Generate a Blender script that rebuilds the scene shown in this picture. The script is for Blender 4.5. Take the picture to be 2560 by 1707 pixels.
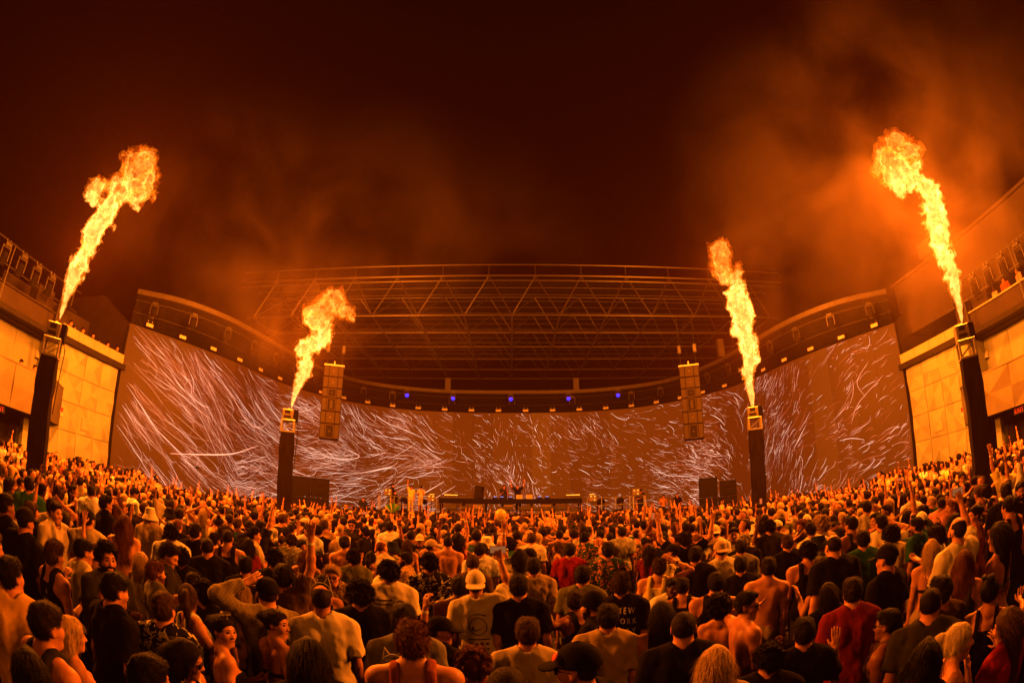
import bpy, math, random
import numpy as np
from mathutils import Vector, Matrix
from mathutils.bvhtree import BVHTree

for _o in list(bpy.data.objects): bpy.data.objects.remove(_o)
S = bpy.context.scene
COL = S.collection
R = math.radians

# ---------------------------------------------------------------- camera (full-frame fisheye, tilted up)
HC = 2.42
cd = bpy.data.cameras.new('camera')
cam = bpy.data.objects.new('camera', cd); COL.objects.link(cam)
cam.location = (0, 0, HC); cam.rotation_euler = (R(90 + 18.4), 0, 0)
cd.type = 'PANO'
def _pano(k, v):
    for t in (cd, getattr(cd, 'cycles', None)):
        try: setattr(t, k, v); return
        except Exception: pass
_pano('panorama_type', 'FISHEYE_EQUISOLID')
_pano('fisheye_lens', 1250 / 2560 * 36.0)
_pano('fisheye_fov', R(179))
cd.sensor_fit = 'HORIZONTAL'; cd.sensor_width = 36.0; cd.sensor_height = 24.0
cd.clip_start = 0.05; cd.clip_end = 800
S.camera = cam

# ---------------------------------------------------------------- night sky, exposure, render settings
W = bpy.data.worlds.new('World'); S.world = W; W.use_nodes = True
_bg = W.node_tree.nodes['Background']
_bg.inputs[0].default_value = (1.0, 0.04, 0.004, 1); _bg.inputs[1].default_value = 0.0045
S.view_settings.view_transform = 'Standard'; S.view_settings.look = 'None'
S.view_settings.exposure = 0; S.view_settings.gamma = 1
S.render.engine = 'CYCLES'
cy = S.cycles
cy.use_denoising = True; cy.use_adaptive_sampling = True; cy.adaptive_threshold = 0.03
cy.max_bounces = 4; cy.diffuse_bounces = 0; cy.glossy_bounces = 2; cy.transmission_bounces = 2
cy.volume_bounces = 0; cy.transparent_max_bounces = 24
cy.sample_clamp_indirect = 4; cy.caustics_reflective = False; cy.caustics_refractive = False
FIRE = (1.0, 0.185, 0.007)      # colour of the burning propane as the photograph's white balance shows it
# ================================================================ materials
MATS = {}
def lin(h):
    c = [int(h[i:i+2], 16) / 255 for i in (0, 2, 4)]
    return tuple(x / 12.92 if x <= .04045 else ((x + .055) / 1.055) ** 2.4 for x in c)
def mat(name, col, rough=.6, metal=0., spec=.5, var=.12, vscale=6., bump=0., bscale=40., col2=None, stretch=None):
    """Principled with a noise break-up of colour and roughness and an optional fine bump"""
    if name in MATS: return MATS[name]
    m = bpy.data.materials.new(name); m.use_nodes = True; MATS[name] = m
    nt = m.node_tree; b = nt.nodes['Principled BSDF']
    b.inputs['Roughness'].default_value = rough; b.inputs['Metallic'].default_value = metal
    b.inputs['Specular IOR Level'].default_value = spec
    tc = nt.nodes.new('ShaderNodeTexCoord'); mp = nt.nodes.new('ShaderNodeMapping')
    nt.links.new(tc.outputs['Object'], mp.inputs[0])
    if stretch: mp.inputs['Scale'].default_value = stretch
    nz = nt.nodes.new('ShaderNodeTexNoise'); nz.inputs['Scale'].default_value = vscale; nz.inputs['Detail'].default_value = 6
    nt.links.new(mp.outputs[0], nz.inputs['Vector'])
    rp = nt.nodes.new('ShaderNodeValToRGB')
    c2 = col2 or tuple(min(1, x * (1 + var)) for x in col)
    rp.color_ramp.elements[0].position = .32; rp.color_ramp.elements[1].position = .68
    rp.color_ramp.elements[0].color = (*[x * (1 - var) for x in col], 1); rp.color_ramp.elements[1].color = (*c2, 1)
    nt.links.new(nz.outputs['Fac'], rp.inputs[0]); nt.links.new(rp.outputs[0], b.inputs['Base Color'])
    if bump:
        n2 = nt.nodes.new('ShaderNodeTexNoise'); n2.inputs['Scale'].default_value = bscale; n2.inputs['Detail'].default_value = 5
        nt.links.new(mp.outputs[0], n2.inputs['Vector'])
        bp = nt.nodes.new('ShaderNodeBump'); bp.inputs['Strength'].default_value = bump; bp.inputs['Distance'].default_value = .02
        nt.links.new(n2.outputs['Fac'], bp.inputs['Height']); nt.links.new(bp.outputs[0], b.inputs['Normal'])
    return m
def emit(name, col, strength):
    if name in MATS: return MATS[name]
    m = bpy.data.materials.new(name); m.use_nodes = True; MATS[name] = m
    b = m.node_tree.nodes['Principled BSDF']
    b.inputs['Base Color'].default_value = (*[x * .3 for x in col], 1)
    b.inputs['Emission Color'].default_value = (*col, 1); b.inputs['Emission Strength'].default_value = strength; m.cycles.emission_sampling = 'NONE'
    return m

# ================================================================ mesh building
def basis(d, up=(0, 0, 1)):
    d = Vector(d).normalized(); u = Vector(up)
    if abs(d.dot(u)) > .99: u = Vector((1, 0, 0))
    s = d.cross(u).normalized(); return s, s.cross(d).normalized(), d
class MB:
    def __init__(self): self.v = []; self.f = []; self.m = []; self.cur = 0; self.p = []
    def add(self, vs, fs):
        n = len(self.v); self.p.append((n, len(self.f))); self.v += [tuple(p) for p in vs]; self.f += [tuple(i + n for i in f) for f in fs]; self.m += [self.cur] * len(fs); return self
    def box(self, c, s, rz=0., M=None, bev=0.):
        x, y, z = s[0] / 2, s[1] / 2, s[2] / 2
        if M is None: M = Matrix.Rotation(rz, 3, 'Z')
        c = Vector(c)
        if bev <= 0:
            P = [c + M @ Vector((a * x, b * y, d * z)) for d in (-1, 1) for a, b in ((-1, -1), (1, -1), (1, 1), (-1, 1))]
            return self.add(P, [(3, 2, 1, 0), (4, 5, 6, 7), (0, 1, 5, 4), (1, 2, 6, 5), (2, 3, 7, 6), (3, 0, 4, 7)])
        P = []
        for d, zz in ((-1, -z), (-1, -z + bev), (1, z - bev), (1, z)):
            k = bev if abs(zz) >= z - 1e-9 else 0
            for a, b in ((-1, -1), (1, -1), (1, 1), (-1, 1)):
                # two points for each corner
                if a * b > 0:
                    q = [(a * (x - k), b * (y - bev - k)), (a * (x - bev - k), b * (y - k))]
                else:
                    q = [(a * (x - bev - k), b * (y - k)), (a * (x - k), b * (y - bev - k))]
                P += [c + M @ Vector((u, w, zz)) for u, w in q]
        F = [tuple(range(7, -1, -1)), tuple(range(24, 32))]
        for r in range(3):
            for i in range(8):
                j = (i + 1) % 8; F.append((r * 8 + i, r * 8 + j, r * 8 + 8 + j, r * 8 + 8 + i))
        return self.add(P, F)
    def tube(self, a, b, r, n=6, r2=None):
        a, b = Vector(a), Vector(b); s, t, d = basis(b - a); r2 = r if r2 is None else r2
        P = [a + (s * math.cos(k * 2 * math.pi / n) + t * math.sin(k * 2 * math.pi / n)) * r for k in range(n)]
        P += [b + (s * math.cos(k * 2 * math.pi / n) + t * math.sin(k * 2 * math.pi / n)) * r2 for k in range(n)]
        F = [(k, (k + 1) % n, n + (k + 1) % n, n + k) for k in range(n)] + [tuple(range(n - 1, -1, -1)), tuple(range(n, 2 * n))]
        return self.add(P, F)
    def path(self, pts, r, n=6):
        pts = [Vector(p) for p in pts]; P = []; k = len(pts)
        for i, p in enumerate(pts):
            s, t, d = basis(pts[min(k - 1, i + 1)] - pts[max(0, i - 1)]); P += [p + (s * math.cos(j * 2 * math.pi / n) + t * math.sin(j * 2 * math.pi / n)) * r for j in range(n)]
        return self.add(P, [(a * n + i, a * n + (i + 1) % n, a * n + n + (i + 1) % n, a * n + n + i) for a in range(k - 1) for i in range(n)] + [tuple(range(n - 1, -1, -1)), tuple(range((k - 1) * n, k * n))])
    def each(self, name, mats, parent=None, root=None):
        """one object for each piece that was added"""
        out = []; ends = self.p[1:] + [(len(self.v), len(self.f))]
        for (v0, f0), (v1, f1) in zip(self.p, ends):
            b = MB(); b.v = self.v[v0:v1]; b.f = [tuple(i - v0 for i in f) for f in self.f[f0:f1]]; b.m = self.m[f0:f1]; o = b.build(name, mats, parent); out.append(lc(o, root) if root else o)
        return out
    def prism(self, poly, z0, z1):
        n = len(poly); P = [(*p, z0) for p in poly] + [(*p, z1) for p in poly]
        return self.add(P, [tuple(range(n - 1, -1, -1)), tuple(range(n, 2 * n))] + [(k, (k + 1) % n, n + (k + 1) % n, n + k) for k in range(n)])
    def lathe(self, prof, c=(0, 0, 0), n=16, M=None):
        c = Vector(c); M = M or Matrix.Identity(3); k = len(prof); P = []
        for r, z in prof:
            P += [c + M @ Vector((r * math.cos(i * 2 * math.pi / n), r * math.sin(i * 2 * math.pi / n), z)) for i in range(n)]
        F = [(a * n + i, a * n + (i + 1) % n, a * n + n + (i + 1) % n, a * n + n + i) for a in range(k - 1) for i in range(n)]
        F += [tuple(range(n - 1, -1, -1)), tuple(range((k - 1) * n, k * n))]
        return self.add(P, F)
    def sweep(self, pts, sec):
        """closed cross-section (out, up) swept along a plan polyline with z; 'out' is to the right of travel"""
        n = len(sec); P = []
        for i, p in enumerate(pts):
            a = Vector(pts[max(0, i - 1)]); b = Vector(pts[min(len(pts) - 1, i + 1)]); d = (b - a); d.z = 0; d.normalize()
            o = Vector((d.y, -d.x, 0))
            P += [Vector(p) + o * u + Vector((0, 0, w)) for u, w in sec]
        F = [(i * n + k, i * n + (k + 1) % n, (i + 1) * n + (k + 1) % n, (i + 1) * n + k) for i in range(len(pts) - 1) for k in range(n)]
        F += [tuple(range(n - 1, -1, -1)), tuple(range((len(pts) - 1) * n, len(pts) * n))]
        return self.add(P, F)
    def mesh(self, name, mats=(), smooth=False):
        me = bpy.data.meshes.new(name); me.from_pydata(self.v, [], self.f)
        for m in (mats if isinstance(mats, (list, tuple)) else [mats]): me.materials.append(m)
        if any(self.m): me.polygons.foreach_set('material_index', self.m)
        if smooth: me.polygons.foreach_set('use_smooth', [True] * len(self.f))
        me.update(); return me
    def build(self, name, mats, parent=None, loc=None, rz=None, smooth=False):
        return link(name, self.mesh(name, mats, smooth), parent, loc, rz)
def link(name, me, parent=None, loc=None, rz=None):
    o = bpy.data.objects.new(name, me); COL.objects.link(o)
    if parent is not None: o.parent = parent
    if loc is not None: o.location = loc
    if rz is not None: o.rotation_euler = (0, 0, rz)
    return o
def tag(o, label=None, cat=None, group=None, kind=None):
    if label: o['label'] = label
    if cat: o['category'] = cat
    if group: o['group'] = group
    if kind: o['kind'] = kind
    return o
def thing(name, label, cat, loc=(0, 0, 0), rz=0, group=None):
    o = bpy.data.objects.new(name, None); COL.objects.link(o); o.empty_display_size = .2
    o.location = loc; o.rotation_euler = (0, 0, rz); return tag(o, label, cat, group)
def copy_tree(o, parent=None):
    c = o.copy(); COL.objects.link(c); c.parent = parent
    for ch in list(o.children): copy_tree(ch, c)
    return c
def structure(o): o['kind'] = 'structure'; return o

# ================================================================ distance fields -> meshes (naive surface nets)
_rng = np.random.RandomState(7)
_LAT = _rng.rand(32, 32, 32).astype(np.float32)
def vnoise(x, y, z):
    """smooth value noise, 0..1"""
    xi, yi, zi = np.floor(x).astype(int), np.floor(y).astype(int), np.floor(z).astype(int)
    fx, fy, fz = x - xi, y - yi, z - zi
    fx, fy, fz = (t * t * (3 - 2 * t) for t in (fx, fy, fz))
    L = lambda a, b, c: _LAT[(xi + a) & 31, (yi + b) & 31, (zi + c) & 31]
    m = lambda a, b, t: a + (b - a) * t
    return m(m(m(L(0,0,0), L(1,0,0), fx), m(L(0,1,0), L(1,1,0), fx), fy), m(m(L(0,0,1), L(1,0,1), fx), m(L(0,1,1), L(1,1,1), fx), fy), fz)
class Field:
    def __init__(s, xs, ys, zs):
        s.g = [np.asarray(a, np.float32) for a in (xs, ys, zs)]; s.f = np.full([len(a) for a in s.g], .5, np.float32)
    def blk(s, lo, hi):
        sl = []
        for a, l, h in zip(s.g, lo, hi):
            i, j = np.searchsorted(a, l), np.searchsorted(a, h)
            if j <= i: return None
            sl.append(slice(i, j))
        sl = tuple(sl); return sl, np.meshgrid(*[a[q] for a, q in zip(s.g, sl)], indexing='ij')
    def merge(s, sl, d, k, op='u'):
        a = s.f[sl]
        if op == 's': a = -a
        h = np.clip(.5 + .5 * (a - d) / k, 0, 1)
        r = a * (1 - h) + d * h - k * h * (1 - h)
        s.f[sl] = -r if op == 's' else r
    def cap(s, a, b, ra, rb=None, k=.02, sc=(1, 1, 1), op='u'):
        rb = ra if rb is None else rb; a = np.array(a, float); b = np.array(b, float); m = max(ra, rb) + k + .03
        lo = np.minimum(a, b) - m * np.array(sc); hi = np.maximum(a, b) + m * np.array(sc)
        q = s.blk(lo, hi)
        if q is None: return s
        sl, P = q; P = [(p - c) / w for p, c, w in zip(P, a, sc)]; d = (b - a) / np.array(sc); dd = float(d @ d) + 1e-12
        t = np.clip(sum(p * e for p, e in zip(P, d)) / dd, 0, 1)
        D = (np.sqrt(sum((p - t * e) ** 2 for p, e in zip(P, d))) - (ra + (rb - ra) * t)) * min(sc)
        s.merge(sl, D, k, op); return s
    def ell(s, c, r, k=.02, op='u', M=None):
        r = np.array(r, float); m = max(r) + k + .03
        q = s.blk(np.array(c) - m, np.array(c) + m)
        if q is None: return s
        sl, P = q; P = [p - e for p, e in zip(P, c)]
        if M is not None: P = [sum(M[j][i] * P[j] for j in range(3)) for i in range(3)]
        D = (np.sqrt(sum((p / e) ** 2 for p, e in zip(P, r))) - 1) * min(r)
        s.merge(sl, D, k, op); return s
    def nets(s):
        f = s.f; f[0], f[-1], f[:, 0], f[:, -1], f[:, :, 0], f[:, :, -1] = (np.maximum(f[0], .01), np.maximum(f[-1], .01), np.maximum(f[:, 0], .01),
            np.maximum(f[:, -1], .01), np.maximum(f[:, :, 0], .01), np.maximum(f[:, :, -1], .01))
        ins = f < 0; n = np.array(f.shape) - 1
        c = np.zeros(n, np.int8)
        for a in (0, 1):
            for b in (0, 1):
                for d in (0, 1): c += ins[a:a + n[0], b:b + n[1], d:d + n[2]]
        act = (c > 0) & (c < 8); I = np.argwhere(act); vid = np.full(n, -1, np.int32); vid[act] = np.arange(len(I))
        pos = np.zeros((len(I), 3), np.float32); cnt = np.zeros(len(I), np.float32)
        for ax in range(3):
            o1, o2 = [k for k in range(3) if k != ax]
            for u in (0, 1):
                for w in (0, 1):
                    A = I.copy(); A[:, o1] += u; A[:, o2] += w; B = A.copy(); B[:, ax] += 1
                    fa, fb = f[tuple(A.T)], f[tuple(B.T)]; x = (fa < 0) != (fb < 0)
                    t = np.where(x, fa / np.where(x, fa - fb, 1), 0)
                    for k in range(3):
                        ga, gb = s.g[k][A[:, k]], s.g[k][B[:, k]]; pos[:, k] += np.where(x, ga + (gb - ga) * t, 0)
                    cnt += x
        pos /= cnt[:, None]
        Q = []
        for ax in range(3):
            o1, o2 = [(1, 2), (2, 0), (0, 1)][ax]
            a = np.take(ins, range(0, n[ax]), ax); b = np.take(ins, range(1, n[ax] + 1), ax)
            E = np.argwhere(a != b); E = E[(E[:, o1] > 0) & (E[:, o1] < n[o1]) & (E[:, o2] > 0) & (E[:, o2] < n[o2])]
            fl = a[tuple(E.T)]
            q = []
            for u, w in ((1, 1), (0, 1), (0, 0), (1, 0)):
                C = E.copy(); C[:, o1] -= u; C[:, o2] -= w; q.append(vid[tuple(C.T)])
            q = np.stack(q, 1); q[~fl] = q[~fl][:, ::-1]; Q.append(q)
        return pos, np.concatenate(Q)
def np_mesh(name, V, Fq, mats=(), mi=None, smooth=True, tris=False):
    me = bpy.data.meshes.new(name); k = Fq.shape[1]
    me.vertices.add(len(V)); me.vertices.foreach_set('co', np.asarray(V, np.float32).ravel())
    me.loops.add(len(Fq) * k); me.loops.foreach_set('vertex_index', np.asarray(Fq, np.int32).ravel())
    me.polygons.add(len(Fq)); me.polygons.foreach_set('loop_start', np.arange(len(Fq), dtype=np.int32) * k)
    for m in mats: me.materials.append(m)
    if mi is not None: me.polygons.foreach_set('material_index', np.asarray(mi, np.int32))
    me.polygons.foreach_set('use_smooth', np.full(len(Fq), smooth)); me.update(calc_edges=True); me.validate(); return me
def arange(a, b, s): return np.arange(a, b + s, s)
# ================================================================ setting: ground, curved LED wall, gantry, canopy, side buildings
M_floor = mat('floor_concrete', (.06, .055, .05), .7, 0, .3, .35, 1.2, .3, 25)
g = MB(); g.add([(-200, -200, 0), (200, -200, 0), (200, 200, 0), (-200, 200, 0)], [(0, 1, 2, 3)])
structure(g.build('ground', M_floor))

def spline(P, n):
    """Catmull-Rom through P, resampled to n points of even spacing"""
    P = [Vector((*p, 0)) for p in P]; P = [P[0] * 2 - P[1]] + P + [P[-1] * 2 - P[-2]]; out = []
    for i in range(1, len(P) - 2):
        a, b, c, d = P[i - 1:i + 3]
        for k in range(24):
            t = k / 24; out.append(.5 * ((2 * b) + (c - a) * t + (2 * a - 5 * b + 4 * c - d) * t * t + (3 * b - a - 3 * c + d) * t ** 3))
    out.append(P[-2]); L = [0]
    for p, q in zip(out, out[1:]): L.append(L[-1] + (q - p).length)
    res = []; j = 0
    for k in range(n):
        s = L[-1] * k / (n - 1)
        while j < len(L) - 2 and L[j + 1] < s: j += 1
        t = (s - L[j]) / max(1e-9, L[j + 1] - L[j]); res.append(out[j].lerp(out[j + 1], t))
    return res, L[-1]
half = [(0, 38.6), (4.5, 38.4), (8.7, 37.4), (12.2, 34.9), (14.6, 31.2), (15.6, 27.8), (16.1, 24.8), (17.0, 22), (18.1, 19.8), (19.15, 17.95)]
SCR, SLEN = spline([(-x, y) for x, y in half[:0:-1]] + half, 253)
SZ0, SZ1 = .9, 9.37
def scr(s, z, off=0.):
    """point of the LED wall, s metres along the arc from its middle, z height, off metres towards the audience"""
    u = min(max((s / SLEN + .5) * (len(SCR) - 1), 0), len(SCR) - 1.001); i = int(u); d = (SCR[i + 1] - SCR[i]).normalized()
    p = SCR[i].lerp(SCR[i + 1], u - i); return Vector((p.x + d.y * off, p.y - d.x * off, z))
# --- LED wall
M_led = mat('led_face', (.01, .007, .006), .55, 0, .22, .1, 2)
M_led.cycles.emission_sampling = 'NONE'; _n = M_led.node_tree; _b = _n.nodes['Principled BSDF']; _b.inputs['Emission Color'].default_value = (1, .115, .006, 1); _b.inputs['Emission Strength'].default_value = .14
M_black = mat('matt_black', (.008, .007, .006), .85, 0, .08, .2, 5, .2, 30)
M_steel = mat('galvanised_steel', (.34, .32, .3), .42, .75, .5, .2, 8)
M_dsteel = mat('dark_steel', (.05, .045, .04), .5, .6, .5, .25, 8)
M_white_l = mat('pale_enamel', (.5, .44, .34), .5, 0, .4, .12, 14)
wall = thing('led_wall', 'huge curved video wall showing swirling white light streaks on brown', 'video wall', (0, 38.6, 0))
def lc(o, root): o.matrix_parent_inverse = Matrix.Translation(-Vector(root.location)); return o
NP = 42; LEDV = []
for k, (e_, c_) in enumerate(((.11, (1, .115, .004)), (.135, (1, .125, .005)), (.165, (1, .135, .006)), (.21, (1, .155, .007)))):     # the picture behind the streaks is banded
    v_ = M_led.copy(); v_.name = 'led_face_%d' % k; b_ = v_.node_tree.nodes['Principled BSDF']; b_.inputs['Emission Color'].default_value = (*c_, 1); b_.inputs['Emission Strength'].default_value = e_; LEDV.append(v_)
for k in range(NP):
    i0, i1 = k * 6, k * 6 + 6
    m = MB(); a = SLEN * (i0 / 252 - .5) + .006; b = SLEN * (i1 / 252 - .5) - .006; n = 6
    for j in range(n):
        s0, s1 = a + (b - a) * j / n, a + (b - a) * (j + 1) / n
        P = [scr(s0, SZ0), scr(s1, SZ0), scr(s1, SZ1), scr(s0, SZ1)]; Q = [scr(s0, SZ0, -.09), scr(s1, SZ0, -.09), scr(s1, SZ1, -.09), scr(s0, SZ1, -.09)]
        F = [(0, 1, 2, 3), (7, 6, 5, 4), (3, 2, 6, 7), (1, 0, 4, 5)]
        if j == 0: F.append((4, 0, 3, 7))
        if j == n - 1: F.append((1, 5, 6, 2))
        m.add(P + Q, F)
    lc(m.build('led_panel', LEDV[min(3, int(4 * float(vnoise(np.array([k * .37 + 3]), np.array([.3]), np.array([.7]))[0])))], wall), wall)
m = MB()
for s in (-1, 1):                                                   # black end posts of the wall
    p = scr(s * SLEN / 2, 0); m.box((p.x + s * .06, p.y - .06, 4.6), (.16, .16, 9.2), R(-s * 32))
m.each('end_post', M_black, wall, wall)
m = MB(); pts = [scr(SLEN * (i / 84 - .5), 0, -.1) for i in range(85)]; m.sweep(pts, [(-.3, 0), (-.02, 0), (-.02, 9.0), (-.3, 9.0)]); lc(m.build('support_frame', M_black, wall), wall)
# light streaks: what the video wall shows
rs = random.Random(11)
def flow(s, z):
    t = z / 9.
    if s < -24: a = -34 + 10 * math.sin(z * .9 + s)
    elif s < -14: a = -22 + 30 * (1 - t) + 14 * math.sin(s * .8 + z * .5)
    elif s < -6: a = 24 * (1 - t) + (-38 if t > .62 else 6) * t + 12 * math.sin(s * 1.1)
    elif s < -2.5: a = -30 + 22 * math.sin(s * 2.2 + z)
    elif s < 2.2: a = -62 + 34 * math.sin(s * 1.9 + z * .8)
    elif s < 8.5: a = -20 + 8 * math.sin(s + z * 1.3) - (28 if t > .75 else 0)
    elif s < 19: a = -34 + 26 * t + 10 * math.sin(z * .7) - max(0, s - 15.5) * 13
    elif s < 25: a = 52 - 14 * math.sin(s * .9 + z)
    else: a = 27 + 16 * math.sin(s * .7 + z * 1.1)
    return a
def dens(s, z):
    t = z / 9.
    if s < -24: return .5
    if s < -14: return .55
    if s < -6: return .8 - .45 * max(0, (s + 9) / 3)
    if s < -3: return .22
    if s < 2.2: return .42 + .5 * math.exp(-((s + 1.2 - (3 - z) * .5) / 1.3) ** 2)
    if s < 8.5: return .38 if t < .75 else .5
    if s < 19: return .45 + 1.15 * math.exp(-((s - 13.5 - (z - 3.6) * .55) / 2.6) ** 2 - ((z - 3.6) / 2.6) ** 2)
    if s < 25: return .62
    return (.6 if z < 4.5 else .3) * (1 if s < 28 else .75)
def clump(s, z): return .15 + 1.5 * float(vnoise(np.array([s * .55 + 40.]), np.array([z * .6]), np.array([.5]))[0]) ** 2.4 * 1.6
def ribbon(mb, pts, w):
    P = []
    for i, p in enumerate(pts):
        a, b = pts[max(0, i - 1)], pts[min(len(pts) - 1, i + 1)]; ds, dz = b[0] - a[0], b[1] - a[1]; L = math.hypot(ds, dz) + 1e-9
        k = w * (.25 + .75 * math.sin(math.pi * min(1, (i + .35) / (len(pts) - .3)))) * .5
        P += [scr(p[0] - dz / L * k, p[1] + ds / L * k, .022), scr(p[0] + dz / L * k, p[1] - ds / L * k, .022)]
    mb.add(P, [(2 * i, 2 * i + 1, 2 * i + 3, 2 * i + 2) for i in range(len(pts) - 1)])
st = MB(); cnt = 0; NT = 5400
ok = lambda s, z: abs(s) < SLEN / 2 - .06 and SZ0 + .05 < z < SZ1 - .04
while cnt < NT:
    s, z = rs.uniform(-SLEN / 2, SLEN / 2), rs.uniform(SZ0, SZ1)
    if rs.random() > dens(s, z) / 1.6 * clump(s, z): continue
    edge = abs(s) > 20; fine = cnt > 1500
    L = rs.choice((.35, .55, .8, 1.2, 1.9)) * (2.1 if s < -14 else 1.5 if s < -6 else .75 if abs(s) < 3 else .95); L *= (rs.uniform(.6, 1.4) if s < -14 else rs.uniform(.35, .8)) if fine else 1; bend = rs.gauss(0, 22 if s < -6 else 36) ; a = flow(s, z) + rs.gauss(0, 6); n = 7 if fine else 10; pts = []
    hook = rs.random() < .3
    ps, pz = s, z
    for i in range(n):
        if not ok(ps, pz): break
        pts.append((ps, pz)); aa = math.radians(a + bend * i / n + (rs.choice((-1, 1)) * 0 + (95 * max(0, i - n + 4) / 3 if hook else 0)) * (1 if bend > 0 else -1))
        ps += math.cos(aa) * L / n; pz += math.sin(aa) * L / n
    if len(pts) < 4: continue
    st.cur = rs.choice((0, 1, 1, 2) if fine else (0, 0, 1, 1, 2)); ribbon(st, pts, (rs.uniform(.004, .0075) if fine else rs.choice((.006, .0075, .009, .012))) * (1.15 if not edge else .85)); cnt += 1
def stroke(P, w, c=1):
    w *= .36; q, _ = spline(P, 26); st.cur = c; ribbon(st, [(p.x, p.y) for p in q if ok(p.x, p.y)], w)
for P, w in (([(-28.2, 3.4), (-26, 3.7), (-23.6, 4.1), (-21.2, 4.9)], .17), ([(-12.3, 4.0), (-10.8, 4.4), (-9.2, 4.9), (-8.8, 5.3)], .13), ([(-13.4, 5.9), (-11.9, 5.4), (-12.9, 5.05), (-14.2, 5.05)], .13),
             ([(-8, 2.2), (-6.6, 3.0), (-5.2, 3.9)], .15), ([(-6.3, 2.3), (-5.2, 3.0), (-4.3, 3.6)], .1),
             ([(-24.5, 7.6), (-22.5, 6.2), (-21, 6.1), (-20.2, 7.0)], .08), ([(29.8, 7.9), (28.9, 7.0), (29.3, 6.1)], .035), ([(30.6, 7.0), (28.8, 5.9), (28.2, 4.9)], .035)):
    stroke(P, w)
SM = [emit('streak_dim', (1, .45, .24), .42), emit('streak_mid', (1, .62, .42), 1.0), emit('streak_bright', (1, .74, .58), 2.5)]
tag(lc(st.build('light_streaks', SM, wall), wall), kind='stuff')

# --- ring gantry above the wall with its drape
rh = [(0, 37.3), (6, 36.9), (11.0, 34.4), (13.1, 30.2), (13.9, 25.8), (14.7, 21.6), (16.2, 18.9), (18.4, 17.3)]
RING, RLEN = spline([(-x, y) for x, y in rh[:0:-1]] + rh, 161)
def ring(s, z):
    u = min(max((s / RLEN + .5) * 160, 0), 159.999); i = int(u); d = (RING[i + 1] - RING[i]).normalized(); p = RING[i].lerp(RING[i + 1], u - i); return Vector((p.x, p.y, z)), d
gan = thing('lighting_gantry', 'curved steel lighting gantry hung above the video wall', 'gantry', (0, 37.3, 10.6))
M_rim = mat('gantry_rim', (.048, .037, .026), .55, .1, .4, .18, 3)
m = MB(); m.sweep([Vector((p.x, p.y, 10.72)) for p in RING[::2]], [(-.18, -.13), (.18, -.13), (.18, .13), (-.18, .13)]); lc(m.build('rim_beam', M_rim, gan), gan)
m = MB(); P = []
for i in range(81):
    p = RING[i * 2]; q = scr(SLEN * (i / 80 - .5), SZ1 + .02, .05); P += [(p.x, p.y, 10.6), (q.x, q.y, q.z)]
nP = len(P); P += [(x, y, z + .05) for x, y, z in P]
m.add(P, [(2 * i, 2 * i + 1, 2 * i + 3, 2 * i + 2) for i in range(80)] + [(nP + 2 * i, nP + 2 * i + 2, nP + 2 * i + 3, nP + 2 * i + 1) for i in range(80)])
lc(m.build('drape', M_black, gan), gan)
m = MB()
for k, z in ((0, 10.35), (1, 9.85)): m.path([Vector((*(ring(RLEN * (i / 60 - .5), 0)[0].xy * (1 + .0 * k) + (scr(SLEN * (i / 60 - .5), 0).xy - ring(RLEN * (i / 60 - .5), 0)[0].xy) * (.12 + .4 * k)), z)) for i in range(61)], .03, 5)
m.each('pipe', M_dsteel, gan, gan)
for x, y, z0, z1 in ((-4.92, 37.25, 10.84, 11.8), (4.92, 37.25, 10.84, 11.8), (-13.3, 28.4, 10.84, 12.0), (13.3, 28.4, 10.84, 12.0)):
    lc(MB().box((x, y, (z0 + z1) / 2), (.42, .34, z1 - z0)).build('hanger', M_rim, gan), gan)

# --- stage canopy: space frame
can = thing('stage_canopy', 'wide steel space frame roof over the stage with W braces', 'canopy', (0, 24.4, 12))
XB = [-15.1 + 2.517 * k for k in range(13)]; YB = [24.4 + 2.72 * k for k in range(6)]
def part(root, n, mb, m): return lc(mb.build(n, m, root), root)
M_tr = mat('truss_paint', (.024, .018, .013), .45, .4, .5, .2, 6)
for z, r in ((14.0, .045), (14.3, .06), (14.96, .045)): part(can, 'top_chord', MB().tube((-16.4, 24.4, z), (16.4, 24.4, z), r, 6), M_tr)
M_tr_lifted = mat('truss_paint_lifted', (.032, .025, .018), .45, .3, .5, .2, 6)  # same truss paint lightened: light on the inner members put into the colour
for y in YB: part(can, 'lower_chord', MB().tube((-15.6, y, 12), (15.6, y, 12), .06, 6), M_tr if y < 25 else M_tr_lifted)
for i, x in enumerate(XB):
    part(can, 'rafter', MB().tube((x, 24.4, 12), (x, 38.4, 12), .055, 6), M_tr_lifted)
    if i < 12:
        xt = x + 1.2585
        part(can, 'brace', MB().tube((x, 24.4, 12), (xt, 24.4, 14.3), .04, 5), M_tr); part(can, 'brace', MB().tube((x + 2.517, 24.4, 12), (xt, 24.4, 14.3), .04, 5), M_tr)
        part(can, 'upright', MB().tube((xt, 24.4, 14.0), (xt, 24.4, 14.96), .03, 5), M_tr)
        for j, y in enumerate(YB[:-1]):                             # web of the frame further back
            MB().tube((xt, y + 1.36, 13.6), (x, y, 12), .026, 4).tube((xt, y + 1.36, 13.6), (x + 2.517, y + 2.72, 12), .026, 4).each('web_member', M_dsteel, can, can)
for j in range(5): part(can, 'upper_chord', MB().tube((-14, YB[j] + 1.36, 13.6), (14, YB[j] + 1.36, 13.6), .03, 5), M_dsteel)
for j in range(15): part(can, 'purlin', MB().tube((-15.4, 25 + j * .95, 13.85), (15.4, 25 + j * .95, 13.85), .028, 4), M_dsteel)
part(can, 'roof_deck', MB().box((0, 31.6, 14.15), (31.2, 14.0, .12)), M_black)
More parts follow.
